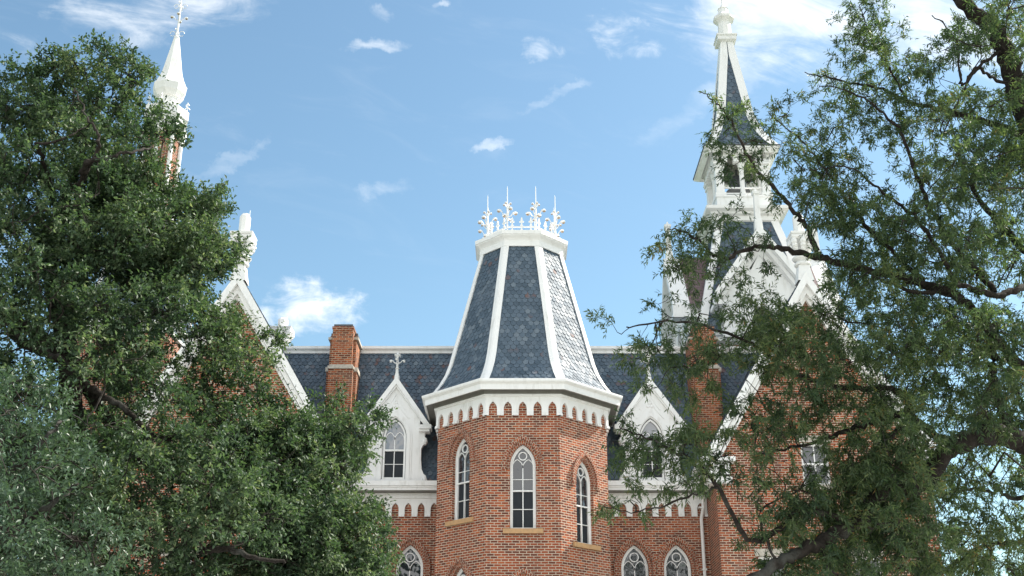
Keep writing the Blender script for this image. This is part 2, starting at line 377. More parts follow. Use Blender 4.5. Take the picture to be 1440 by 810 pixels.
def octv(C, a, z, k, rot=0):
    r = a / math.cos(math.pi / 8); t = math.radians(45 * k - 22.5 + rot)      # vertex k sits left of face k
    return Vector((C[0] + r * math.sin(t), C[1] - r * math.cos(t), z))
def octsweep(mb, C, prof, rot=0, mi=0, cap=False, n=8):
    for k in range(8):
        s = 0
        for (a0, z0), (a1, z1) in zip(prof, prof[1:]):
            p = [octv(C, a0, z0, k, rot), octv(C, a0, z0, k + 1, rot), octv(C, a1, z1, k + 1, rot), octv(C, a1, z1, k, rot)]
            w0, w1 = a0 * .4142, a1 * .4142; L = math.hypot(a1 - a0, z1 - z0)
            mb.add(p, [(0, 1, 2, 3)], [[(-w0, s), (w0, s), (w1, s + L), (-w1, s + L)]], mi); s += L
    if cap:
        a, z = prof[-1]; mb.add([octv(C, a, z, k, rot) for k in range(8)], [list(range(8))], None, mi)
def sqsweep(mb, C, prof, mi=0, cap=False, asp=1.0):
    """square plan sweep; prof = (half width, z)"""
    def v(h, z, k): return Vector((C[0] + h * (-1, 1, 1, -1)[k % 4], C[1] + h * asp * (-1, -1, 1, 1)[k % 4], z))
    for k in range(4):
        s = 0
        for (a0, z0), (a1, z1) in zip(prof, prof[1:]):
            L = math.hypot(a1 - a0, z1 - z0)
            mb.add([v(a0, z0, k), v(a0, z0, k + 1), v(a1, z1, k + 1), v(a1, z1, k)], [(0, 1, 2, 3)], [[(-a0, z0), (a0, z0), (a1, z1 if a1 == a0 else z0 + L), (-a1, z1 if a1 == a0 else z0 + L)]], mi); s += L
    if cap: mb.add([v(*prof[-1], k) for k in range(4)], [(0, 1, 2, 3)], None, mi)
def lathe(mb, C, prof, n=14, mi=0):
    ring_ = []
    for r, z in prof: ring_.append([Vector((C[0] + r * math.cos(2 * math.pi * i / n), C[1] + r * math.sin(2 * math.pi * i / n), z)) for i in range(n)])
    vs = [p for r_ in ring_ for p in r_]; fs = []
    for j in range(len(prof) - 1):
        for i in range(n): fs.append((j * n + i, j * n + (i + 1) % n, (j + 1) * n + (i + 1) % n, (j + 1) * n + i))
    fs.append(tuple(range((len(prof) - 1) * n, len(prof) * n))); mb.add(vs, fs, None, mi)
def tube(mb, pts, rad, n=5, mi=0):
    pts = [Vector(p) for p in pts]; m = len(pts)
    if not hasattr(rad, '__len__'): rad = [rad] * m
    vs = []; fs = []; ref = Vector((.31, .2, .93))
    for i in range(m):
        t = (pts[min(i + 1, m - 1)] - pts[max(i - 1, 0)]).normalized()
        a = t.cross(ref)
        if a.length < .05: a = t.cross(Vector((1, 0, 0)))
        a.normalize(); b = t.cross(a)
        for k in range(n):
            q = 2 * math.pi * k / n; vs.append(pts[i] + (a * math.cos(q) + b * math.sin(q)) * rad[i])
    for i in range(m - 1):
        for k in range(n): fs.append((i * n + k, i * n + (k + 1) % n, (i + 1) * n + (k + 1) % n, (i + 1) * n + k))
    mb.add(vs, fs, None, mi)
def blob(mb, c, rx, ry, rz, mi=0, n=8, m=5):
    vs = []; fs = []
    for j in range(m + 1):
        t = math.pi * j / m
        for i in range(n):
            q = 2 * math.pi * i / n; vs.append(Vector(c) + Vector((rx * math.sin(t) * math.cos(q), ry * math.sin(t) * math.sin(q), rz * math.cos(t))))
    for j in range(m):
        for i in range(n): fs.append((j * n + i, j * n + (i + 1) % n, (j + 1) * n + (i + 1) % n, (j + 1) * n + i))
    mb.add(vs, fs, None, mi)

def slates(mb, Lp, Rp, hrow=.14, w=.165, lift=.032, out=None):
    """cover a surface given by matching left and right edge points (bottom to top) with overlapping slates"""
    Lp = [Vector(p) for p in Lp]; Rp = [Vector(p) for p in Rp]
    M = [(a + b) / 2 for a, b in zip(Lp, Rp)]; S = [0]
    for a, b in zip(M, M[1:]): S.append(S[-1] + (b - a).length)
    def at(arr, s):
        s = max(0, min(S[-1], s))
        for i in range(len(S) - 1):
            if s <= S[i + 1] + 1e-9:
                f = (s - S[i]) / (S[i + 1] - S[i]); return arr[i].lerp(arr[i + 1], f)
        return arr[-1]
    for i in range(len(S) - 1): mb.quad(Lp[i], Rp[i], Rp[i + 1], Lp[i + 1], [(.3, .3)] * 4)
    nr = int(S[-1] / hrow)
    for r in range(nr + 1):
        s = r * hrow; a0, b0 = at(Lp, s), at(Rp, s); a1, b1 = at(Lp, s + hrow * 1.7), at(Rp, s + hrow * 1.7)
        W0 = (b0 - a0).length; W1 = (b1 - a1).length; W_ = max(W0, W1)
        e = (b0 - a0).normalized() if W0 > W1 else (b1 - a1).normalized()
        c0, c1 = (a0 + b0) / 2, (a1 + b1) / 2; up = (c1 - c0)
        hl = up.length
        if hl < 1e-4: continue
        up = up.normalized(); nrm = e.cross(up).normalized()
        if out is not None and nrm.dot(out) < 0: nrm = -nrm
        k0 = int(W_ / 2 / w) + 2; o = .5 * w if r % 2 else 0
        for k in range(-k0, k0 + 1):
            x = k * w + o; hwb, hwt = W0 / 2, W1 / 2
            if x - w / 2 > max(hwb, hwt) or x + w / 2 < -max(hwb, hwt): continue
            rz = random.uniform(-.004, .004); rt = random.uniform(-.006, .006)
            g_ = .007
            sh = [(-w / 2 + g_, .52 * hrow), (-w * .24, .02 * hrow), (w * .24, .0), (w / 2 - g_, .52 * hrow), (w / 2 - g_, hl), (-w / 2 + g_, hl)]
            vs = []
            for (dx, dy) in sh:
                f = min(1, dy / hl); hw = hwb + (hwt - hwb) * f
                xx = max(-hw, min(hw, x + dx)); base = c0.lerp(c1, f)
                vs.append(base + e * xx + nrm * (lift * (1 - f) + .003 + rz + rt * dx / w))
            u = (random.random(), random.random())
            under = [p - nrm * (lift * .9) for p in vs[:4]]
            mb.add(vs + under, [(0, 1, 2, 3, 4, 5), (6, 7, 1, 0), (7, 8, 2, 1), (8, 9, 3, 2)], [[u] * 6, [u] * 4, [u] * 4, [u] * 4])

# ------------------------------------------------------------------ ground
gm, gg, gp = mat('mown_grass', .9, .2)
ob = gg.n('ShaderNodeTexCoord').outputs['Object']
gg.l(gg.mix(gg.noise(ob, .8, 6, .7), (.045, .075, .022, 1), (.085, .115, .04, 1)), gp.inputs['Base Color']); bump(gg, gp, gg.noise(ob, 30, 4), .05)
mb = MB(); mb.quad((-1500, -1500, 0), (1500, -1500, 0), (1500, 1500, 0), (-1500, 1500, 0)); o = mb.build('lawn', gm); o['kind'] = 'structure'
pm_, pg_, pp_ = mat('pale_bounce_paving', .85, .3)
ob = pg_.n('ShaderNodeTexCoord').outputs['Object']
pg_.l(pg_.mix(pg_.noise(ob, 3, 6, .7), (.45, .445, .43, 1), (.57, .56, .545, 1)), pp_.inputs['Base Color'])
mb = MB(); mb.quad((-40, -25, .004), (40, -25, .004), (40, 30, .004), (-40, 30, .004)); o = mb.build('added_bounce_plaza', pm_); o['kind'] = 'structure'  # unseen pale paving, added to bounce sunlight up onto the facade

# ------------------------------------------------------------------ the brick building
X0 = .33; YT = 36.7; AP = 2.7; YW = 37.5
BLD = thing('brick_college_building', 'red brick Gothic hall with slate roofs, white trim, octagonal turret and two spires', 'building', (X0, YT, 0))
C = (X0, YT)
T22 = math.tan(math.pi / 8)
# --- octagonal turret
zft, zfb = Zp(560, YT - AP - .1), Zp(583, YT - AP - .1)
win_z0, win_ap = Zp(745, YT - AP + .15), Zp(626, YT - AP + .15)
w_ = .388; wo = .393; zs = win_ap - 1.732 * w_
lo_ap = Zp(813, YT - AP + .15); lo_zs = lo_ap - 1.732 * w_; lo_z0 = lo_zs - (zs - win_z0)
mb = MB()
FR8 = [Fr((C[0] + AP * math.sin(R(45 * k)), C[1] - AP * math.cos(R(45 * k))), (math.sin(R(45 * k)), -math.cos(R(45 * k)))) for k in range(8)]
hwf = AP * T22
STEP = {7: .42, 0: 0, 1: -.32}          # the windows climb with the stair inside
for k in range(8):
    dz = STEP.get(k, 0)
    ops = [(0, wo, win_z0 + dz - .01, zs + dz, 2 * wo), (0, wo, lo_z0 + dz - .01, lo_zs + dz, 2 * wo)] if k in (0, 1, 7) else []
    wall_face(mb, FR8[k], -hwf, hwf, 0, zft + .1, ops, uo=k * 2 * hwf, dep=.26)
mb.build('turret_wall', BR, BLD)
for k in (0, 1, 7):
    for (a, b) in ((win_z0 + STEP[k], zs + STEP[k]), (lo_z0 + STEP[k], lo_zs + STEP[k])):
        window(FR8[k], 0, w_, a, b, BLD, sill=.60, hz=a + (b - a) * .61)
        hood(FR8[k], 0, wo, b, BLD)
mb = MB()
for k in range(8): frieze(mb, FR8[k], (AP + .07) * T22, zft, zfb, 5, .005, .07)
octsweep(mb, C, [(AP + .07, zft), (AP + .07, zft + .10)])
mb.build('arcaded_frieze', WH, BLD)
ev = 3.17; ze_t, ze_b = Zp(533, YT - ev), Zp(544, YT - ev)
mb = MB()
octsweep(mb, C, [(AP + .02, zft + .06), (AP + .12, zft + .062), (AP + .14, zft + .085), (AP + .12, zft + .11), (AP + .15, zft + .125)])
octsweep(mb, C, [(AP + .15, zft + .125), (AP + .16, ze_b - .01), (ev - .07, ze_b - .02)], mi=1)
octsweep(mb, C, [(ev - .07, ze_b - .02), (ev - .07, ze_b - .06), (ev - .03, ze_b - .06), (ev - .03, ze_b + .11), (ev, ze_b + .13), (ev + .06, ze_t - .09), (ev + .075, ze_t - .05), (ev + .075, ze_t), (ev + .02, ze_t + .02), (2.8, ze_t + .09)])
mb.build('eave_cornice', [WH, GREY], BLD)
# roof: slight bell flare at the foot
ra0, ra1 = 2.93, 1.37; zr0 = ze_t + .03; zr1 = Zp(346, YT - ra1)
def rprof(n=14):
    P = []
    for i in range(n + 1):
        t = i / n; a = ra1 + (2.62 - ra1) * (1 - t) + (ra0 - 2.62) * max(0, 1 - t / .22) ** 2
        P.append((a, zr0 + (zr1 - zr0) * t))
    return P
RP = rprof(); mb = MB()
for k in range(8):
    nrm = Vector((math.sin(R(45 * k)), -math.cos(R(45 * k)), .2))
    slates(mb, [octv(C, a, z, k) for a, z in RP], [octv(C, a, z, k + 1) for a, z in RP], .152, .188, .022, out=nrm)
TR = mb.build('turret_roof', SL, BLD)
for k in range(8):
    mb = MB(); secs = []
    dl = Vector((math.sin(R(45 * (k - 1))), -math.cos(R(45 * (k - 1))), 0)); dr = Vector((math.sin(R(45 * k)), -math.cos(R(45 * k)), 0))
    el, er = -Z.cross(dl), Z.cross(dr)
    for i, (a, z) in enumerate(RP):
        V = octv(C, a, z, k); hw = .155 - .02 * i / len(RP); h = .06; V2 = octv(C, a + h, z, k)
        secs.append([V + el * hw, V + el * hw + dl * h, V2 + el * .03 , V2 + er * .03, V + er * hw + dr * h, V + er * hw])
    n = 6; vs = [p for s_ in secs for p in s_]; fs = []
    for i in range(len(secs) - 1):
        for j in range(n - 1): fs.append((i * n + j, i * n + j + 1, (i + 1) * n + j + 1, (i + 1) * n + j))
    fs += [tuple(range(n)), tuple(range((len(secs) - 1) * n, len(secs) * n))]
    mb.add(vs, fs); mb.build('hip_trim', WH, TR)
ztop = Zp(323.5, YT - 1.6); mb = MB()
octsweep(mb, C, [(ra1 + .02, zr1 - .02), (ra1 + .075, zr1 - .02), (ra1 + .075, zr1 + .10), (ra1 + .06, zr1 + .115), (ra1 + .06, zr1 + .2), (ra1 + .10, ztop - .24), (ra1 + .20, ztop - .17), (ra1 + .205, ztop - .13), (ra1 + .235, ztop - .13), (ra1 + .245, ztop), (ra1 + .2, ztop + .012), (.9, ztop + .04)], cap=True)
mb.build('crown_cornice', WH, BLD)
# iron cresting
ca_ = 1.17; zc0 = ztop + .02
mb = MB()
for k in range(8):
    F = Fr((C[0] + ca_ * math.sin(R(45 * k)), C[1] - ca_ * math.cos(R(45 * k))), (math.sin(R(45 * k)), -math.cos(R(45 * k))))
    hw = ca_ * T22
    for zz, t in ((.04, .05), (.27, .05)): box(mb, F, -hw, hw, zc0 + zz, zc0 + zz + t, -.018, .018)
    for j in range(3):
        u = -hw + (j + .5) * 2 * hw / 3
        box(mb, F, u - .024, u + .024, zc0 + .092, zc0 + .27, -.014, .014); box(mb, F, u - .024, u + .024, zc0 + .322, zc0 + .64, -.014, .014)
        poly(mb, F, [(u, zc0 + .10), (u + .055, zc0 + .17), (u, zc0 + .24), (u - .055, zc0 + .17)], -.02, .02)
        poly(mb, F, [(u - .085, zc0 + .50), (u - .06, zc0 + .46), (u, zc0 + .485), (u + .06, zc0 + .46), (u + .085, zc0 + .50), (u + .03, zc0 + .535), (u + .035, zc0 + .6), (u, zc0 + .68), (u - .035, zc0 + .6), (u - .03, zc0 + .535)], -.022, .022)
        poly(mb, F, [(u - .05, zc0 + .36), (u, zc0 + .32), (u + .05, zc0 + .36), (u, zc0 + .42)], -.02, .02)
CR = mb.build('iron_cresting', WH, BLD)
def leaf_arm(mb, base, ang, r, dz, s):
    dx, dy = math.cos(ang), math.sin(ang)
    p = [Vector(base), Vector(base) + Vector((dx * r * .5, dy * r * .5, dz * .3)), Vector(base) + Vector((dx * r * .85, dy * r * .85, dz)), Vector(base) + Vector((dx * r, dy * r, dz * .8))]
    tube(mb, p, [.02, .018, .016, .012], 4)
    q = p[-1]
    blob(mb, q + Vector((dx * .02, dy * .02, .012)), s, s, s * .55, 0, 7, 4)
    blob(mb, q + Vector((dx * .03, dy * .03, -.03)), s * .72, s * .72, s * .4, 1, 6, 4)
    for sgn in (-1, 1):
        e_ = Vector((-dy, dx, 0)) * sgn * s * .8; blob(mb, q + e_ * .8 + Vector((0, 0, -.01)), s * .4, s * .4, s * .3, 0, 6, 4)
for k in range(8):
    V = octv(C, ca_ + .02, 0, k); mb = MB(); x, y = V.x, V.y
    lathe(mb, (x, y), [(.05, zc0 - .03), (.05, zc0 + .08), (.032, zc0 + .1), (.032, zc0 + .78), (.045, zc0 + .8), (.03, zc0 + .83), (.026, zc0 + 1.12), (.04, zc0 + 1.14), (.018, zc0 + 1.17), (.014, zc0 + 1.78), (.003, zc0 + 1.86)], 7)
    for j in range(4): leaf_arm(mb, (x, y, zc0 + .66), R(45 * k + 90 * j + 20), .28, .24, .085)
    for j in range(2): leaf_arm(mb, (x, y, zc0 + .52), R(45 * k + 180 * j + 65), .17, .16, .055)
    for j in range(4): leaf_arm(mb, (x, y, zc0 + 1.02), R(45 * k + 90 * j + 65), .10, .17, .045)
    mb.build('crest_finial', [WH, GILT], CR)

# --- main block between the pavilions
XR0, XR1 = Xp(1008, 700, 35.6), Xp(1313, 700, 35.6)        # right pavilion
YP = 35.6; XPc = (XR0 + XR1) / 2; HP = (XR1 - XR0) / 2
XL1 = 2 * X0 - XR0; XL0 = 2 * X0 - XR1; XLc = (XL0 + XL1) / 2
FM = Fr((0, YW), (0, -1))
zmf_t, zmf_b = Zp(701, YW - .07), Zp(726, YW - .07)
ze_top = Zp(676, YW - .5)
fw_ap = Zp(767, YW + .15); fww = .44; fwo = .445; fzs = fw_ap - 1.732 * fww; fz0 = fzs - 2.0
wx = [Xp(893, 800, YW), Xp(953, 800, YW)]; wx += [2 * X0 - x for x in wx]
mb = MB()
wall_face(mb, FM, XL1, XR0, 0, zmf_t + .1, [(x, fwo, fz0 - .01, fzs, 2 * fwo) for x in wx] + [(x, fwo, fz0 - 4.2, fzs - 4.2, 2 * fwo) for x in wx], dep=.26)
box(mb, Fr((0, YW + 9), (0, -1)), XL0, XR1, 0, zmf_t + .1, 0, .3)
mb.build('main_wall', BR, BLD)
for x in wx:
    window(FM, x, fww, fz0, fzs, BLD, sill=.62, curtain=True); hood(FM, x, fwo, fzs, BLD, leg=.35)
    window(FM, x, fww, fz0 - 4.19, fzs - 4.2, BLD, sill=.62); hood(FM, x, fwo, fzs - 4.2, BLD, leg=.35)
for (a, b) in ((XL1 + .01, X0 - AP + .02), (X0 + AP - .02, XR0 - .01)):
    mb = MB(); F = FM.sh((a + b) / 2)
    frieze(mb, F, (b - a) / 2, zmf_t, zmf_b, round((b - a) / .41), .005, .07); mb.build('arcaded_frieze', WH, BLD)
    mb = MB(); hw = (b - a) / 2; h = ze_top - zmf_t
    box(mb, F, -hw, hw, zmf_t, zmf_t + .10, .0, .12); box(mb, F, -hw, hw, zmf_t + .10, zmf_t + .16, 0, .17)
    box(mb, F, -hw, hw, zmf_t + .163, zmf_t + .26, 0, .40, 1)
    box(mb, F, -hw, hw, zmf_t + .20, ze_top - .13, .403, .46); box(mb, F, -hw, hw, ze_top - .16, ze_top, -.1, .53); box(mb, F, -hw, hw, ze_top - .21, ze_top - .163, .05, .49)
    mb.build('eave_cornice', [WH, GREY], BLD)
zrid = Zp(497, YW + 1.55)
mb = MB()
for (a, b) in ((XL1 - 3.2, XR0 + 3.2),):
    slates(mb, [(a, YW - .12, ze_top - .02), (a, YW + 1.5, zrid)], [(b, YW - .12, ze_top - .02), (b, YW + 1.5, zrid)],   .15, .18, out=Vector((0, -1, .4)))
mb.quad((XL1 - 3.2, YW + 1.5, zrid + .02), (XR0 + 3.2, YW + 1.5, zrid + .02), (XR0 + 3.2, YW + 8, zrid + .5), (XL1 - 3.2, YW + 8, zrid + .5))
mb.quad((XL0, YW + 9, zmf_t), (XR1, YW + 9, zmf_t), (XR0 + 3.2, YW + 8, zrid + .5), (XL1 - 3.2, YW + 8, zrid + .5))
mb.build('mansard_roof', SLM, BLD)
mb = MB(); F = Fr((0, YW + 1.55), (0, -1)); h = Zp(487, YW + 1.4) - zrid
box(mb, F, XL1 - 3.2, XR0 + 3.2, zrid - .03, zrid + h * .55, -.2, .10); box(mb, F, XL1 - 3.2, XR0 + 3.2, zrid + h * .55, zrid + h, -.2, .19)
box(mb, F, XL1 - 3.2, XR0 + 3.2, zrid + h * .4, zrid + h * .55 - .003, -.2, .135); mb.build('ridge_cornice', WH, BLD)

# --- dormers
def dormer(cx, cy=YW - .28):
    F = Fr((cx, cy), (0, -1)); zb = ze_top; za = Zp(531, cy); zev = Zp(598, cy); s = 1.0
    hb, hg = .84, 1.17; ww = .375; ap = Zp(590, cy + .1); zs_ = ap - 1.732 * ww * 1.0
    mb = MB(); sl = (za - zev) / hg
    wall_face(mb, F, -hb, hb, zb - .03, lambda u: za - .06 - abs(u) * sl, [(0, ww + .02, zb + .10, zs_, 2 * (ww + .02))], [0], dep=.14)
    for sx in (-1, 1):
        mb.quad(F.p(sx * hb, zb - .03), F.p(sx * hb, zev + .2), F.p(sx * hb, zev + .2, -1.6), F.p(sx * hb, zb - .03, -1.6))
    # moulded pointed surround, ribs and trefoil
    W2 = ww + .05
    ring(mb, F, lancet(0, W2 + .10, 2 * W2 + .10, zb + .02, zs_), lancet(0, W2, 2 * W2, zb + .02, zs_), 0, .05)
    ring(mb, F, lancet(0, W2 + .16, 2 * W2 + .16, zb + .02, zs_), lancet(0, W2 + .10, 2 * W2 + .10, zb + .02, zs_), 0, .025)
    for q in range(2):
        zq = za - .62 - .2 * q; ribbon(mb, F, [(-.34 - .12 * q, zq - .52 - .1 * q), (-.2, zq - .3), (0, zq + .05), (.2, zq - .3), (.34 + .12 * q, zq - .52 - .1 * q)], .05, 0, .03)
    for q in range(3):
        t = R(90 + 120 * q); blob(mb, F.p(.075 * math.cos(t), za - .98 + .075 * math.sin(t), .0), .065, .035, .065)
    D = mb.build('dormer', WH, BLD)
    m2 = MB(); chev(m2, F, 0, hg, zev, za, .26, .02, .16); chev(m2, F, 0, hg - .05, zev - .10, za - .24, .12, 0, .09)
    for sx in (-1, 1):
        x = sorted((sx * (hg - .34), sx * (hg + .06))); box(m2, F, x[0], x[1], zev - .16, zev - .02, -.3, .19)
        x = sorted((sx * (hg - .36), sx * (hg - .0))); box(m2, F, x[0], x[1], zev - .24, zev - .163, -.28, .13)
    m2.build('bargeboard', WH, D)
    for sx in (-1, 1):       # scrolled bracket at either side
        m3 = MB(); h0 = zev - .24
        P = [(.80, zb), (1.10, zb), (1.12, zb + .1), (1.08, zb + .22), (1.0, zb + .28), (.93, zb + .45), (.90, zb + .8), (.90, h0 - .55), (.97, h0 - .42), (1.05, h0 - .40), (1.10, h0 - .30), (1.07, h0 - .2), (1.0, h0 - .16), (1.02, h0), (.80, h0)]
        P = [(sx * a, b) for a, b in P]; P = P if sx > 0 else P[::-1]
        poly(m3, F, P, -.22, -.01)
        lathe_c = F.p(sx * 1.0, h0 - .3, .0)
        blob(m3, lathe_c, .09, .05, .09); blob(m3, F.p(sx * 1.03, zb + .12, 0), .08, .045, .09); m3.build('scroll_bracket', WH, D)
    m4 = MB()
    for sx in (-1, 1):
        top = F.p(0, za + .03, .1); bk = F.p(0, za + .03, -2.4)
        m4.quad(top, F.p(sx * (hg + .03), zev + .0, .1), F.p(sx * (hg + .03), zev, -1.2), bk, [(.2, .4)] * 4)
        m4.quad(F.p(0, za + .0, .1), F.p(sx * hg, zev - .03, .1), F.p(sx * hg, zev - .03, -1.2), F.p(0, za, -2.4), [(.2, .4)] * 4)
    m4.build('dormer_roof', SLM, D)
    m5 = MB(); zc = za - .02; P = F.p(0, 0, .05)
    lathe(m5, (P.x, P.y), [(.10, zc - .1), (.09, zc + .05), (.06, zc + .16), (.045, zc + .3), (.075, zc + .33), (.04, zc + .37), (.035, zc + .8), (.05, zc + .83), (.0, zc + .95)], 8)
    for j in range(4): leaf_arm(m5, (P.x, P.y, zc + .5), R(90 * j), .2, .12, .06)
    for j in range(4): leaf_arm(m5, (P.x, P.y, zc + .72), R(90 * j + 45), .08, .1, .04)
    m5.build('dormer_finial', WHC, D)
    WN = window(F, 0, ww, zb + .11, zs_, D, dep=.09, hz=zb + .11 + (zs_ - zb) * .66, name='dormer_window') if False else None
    # sash drawn as sub-parts of the dormer
    fr = MB(); zz0 = zb + .11; ring(fr, F, lancet(0, ww, 2 * ww, zz0, zs_), lancet(0, ww - .06, 2 * ww - .06, zz0, zs_), -.14, -.05); wi = ww - .06
    box(fr, F, -ww, ww, zz0 - .01, zz0 + .06, -.14, -.04); hz = zz0 + .98
    box(fr, F, -.014, .014, zz0, zs_ + .08, -.13, -.085); box(fr, F, -wi, wi, hz - .03, hz + .03, -.13, -.065); box(fr, F, -wi, wi, zz0 + .5, zz0 + .518, -.13, -.09)
    for sx in (-1, 1): ribbon(fr, F, arch(sx * wi / 2, wi / 2, wi * .88, zs_ - .05, 7), .024, -.13, -.085)
    fr.build('window_sash', WH, D)
    pn = MB(); P_ = lancet(0, wi + .01, 2 * ww - .05, hz, zs_); pn.add([F.p(u, z, -.115) for u, z in P_], [list(range(len(P_)))]); pn.build('upper_pane', GLC, D)
    pn = MB(); pn.quad(F.p(-wi - .01, zz0, -.125), F.p(wi + .01, zz0, -.125), F.p(wi + .01, hz, -.125), F.p(-wi - .01, hz, -.125)); pn.build('lower_pane', GLD, D)
    bk_ = MB(); P_ = lancet(0, ww + .03, 2 * ww + .03, zz0 - .02, zs_); bk_.add([F.p(u, z, -.16) for u, z in P_], [list(range(len(P_)))]); bk_.build('dark_room_sheet', DARK, D)  # black backing sheet, the dark interior painted behind the dormer sash
xd = Xp(554, 640, YW - .28); dormer(xd); dormer(Xp(917, 640, YW - .28))

# --- chimneys
def chimney(cx, cy, side):
    mb = MB(); F = Fr((cx, cy), (0, -1)); zt = Zp(459, cy); zb_ = Zp(519, cy); z0 = Zp(600, cy) - 1
    box(mb, F, -.36, .36, zb_ + .1, zt, -1.6, 0); box(mb, F, -.46, .46, zb_ + .1, zt - .28, -1.35, -.22)
    box(mb, F, -.30, .30, zt - .16, zt - .09, -1.5, .035); box(mb, F, -.38, .38, zt - .09, zt - .003, -1.62, .02)
    box(mb, F, -.42, .42, z0, zb_, -1.66, .05); box(mb, F, -.52, .52, z0, zb_ - .03, -1.42, -.2)
    CH = mb.build('chimney', BRC, BLD)
    m2 = MB(); box(m2, F, -.45, .45, zb_, zb_ + .1, -1.69, .09); box(m2, F, -.56, .56, zb_ - .035, zb_ + .12, -1.45, -.17); box(m2, F, -.40, .40, zb_ + .1, zb_ + .16, -1.63, .04); m2.build('stone_band', STONEW, CH)
    m2 = MB(); box(m2, F, -.53, .53, zt - .42, zt - .33, -1.4, -.19); m2.build('stone_shoulder', STONEW, CH)
    m3 = MB(); box(m3, F, -.33, .33, zt, zt + .09, -.66, -.03); box(m3, F, -.33, .33, zt, zt + .09, -1.56, -.9); m3.build('lead_cap', LEAD, CH)
    for s in (-1, 1):
        m3 = MB(); x = sorted((s * .37, s * .47)); box(m3, F, x[0], x[1], zt - .28, zt - .12, -.9, -.4); m3.build('flue_pot', LEAD, CH)
xc = Xp(481, 500, YW + .2); chimney(xc, YW + .1, 1); chimney(Xp(991, 500, YW + .2), YW + .1, -1)

# --- pavilions with steep gables
def carved_finial(par, cx, cy, z0, s):
    """pedestal, ring mouldings, leafy capital and chamfered post; s = height"""
    mb = MB(); h = s
    def zz(t): return z0 + h * t
    sqsweep(mb, (cx, cy), [(.27, zz(-.12)), (.215, zz(.03)), (.18, zz(.14))])
    lathe(mb, (cx, cy), [(.19, zz(.14)), (.27, zz(.155)), (.285, zz(.175)), (.25, zz(.195)), (.185, zz(.205)), (.20, zz(.225)), (.31, zz(.245)), (.345, zz(.27)), (.30, zz(.295)), (.21, zz(.31)), (.185, zz(.35)), (.18, zz(.42)), (.24, zz(.50)), (.33, zz(.56))], 16)
    sqsweep(mb, (cx, cy), [(.30, zz(.545)), (.37, zz(.565)), (.375, zz(.60)), (.33, zz(.61)), (.38, zz(.625)), (.385, zz(.655)), (.2, zz(.665))], cap=True)
    for j in range(8):
        t = R(45 * j); r = .30
        for (q, b, rr) in ((.40, .085, .30), (.445, .11, .34), (.50, .12, .37), (.545, .09, .36)):
            rr = rr * (1.1 if j % 2 else .92)
            blob(mb, (cx + rr * math.cos(t), cy + rr * math.sin(t), zz(q)), b, b, b * .9, 0, 7, 5)
    octsweep(mb, (cx, cy), [(.175, zz(.66)), (.175, zz(.95)), (.12, zz(1.0)), (.02, zz(1.005))])
    tube(mb, [(cx + .14, cy, zz(.9)), (cx + .14, cy, zz(1.07))], .012, 4)
    return mb.build('carved_finial', WHC, par)
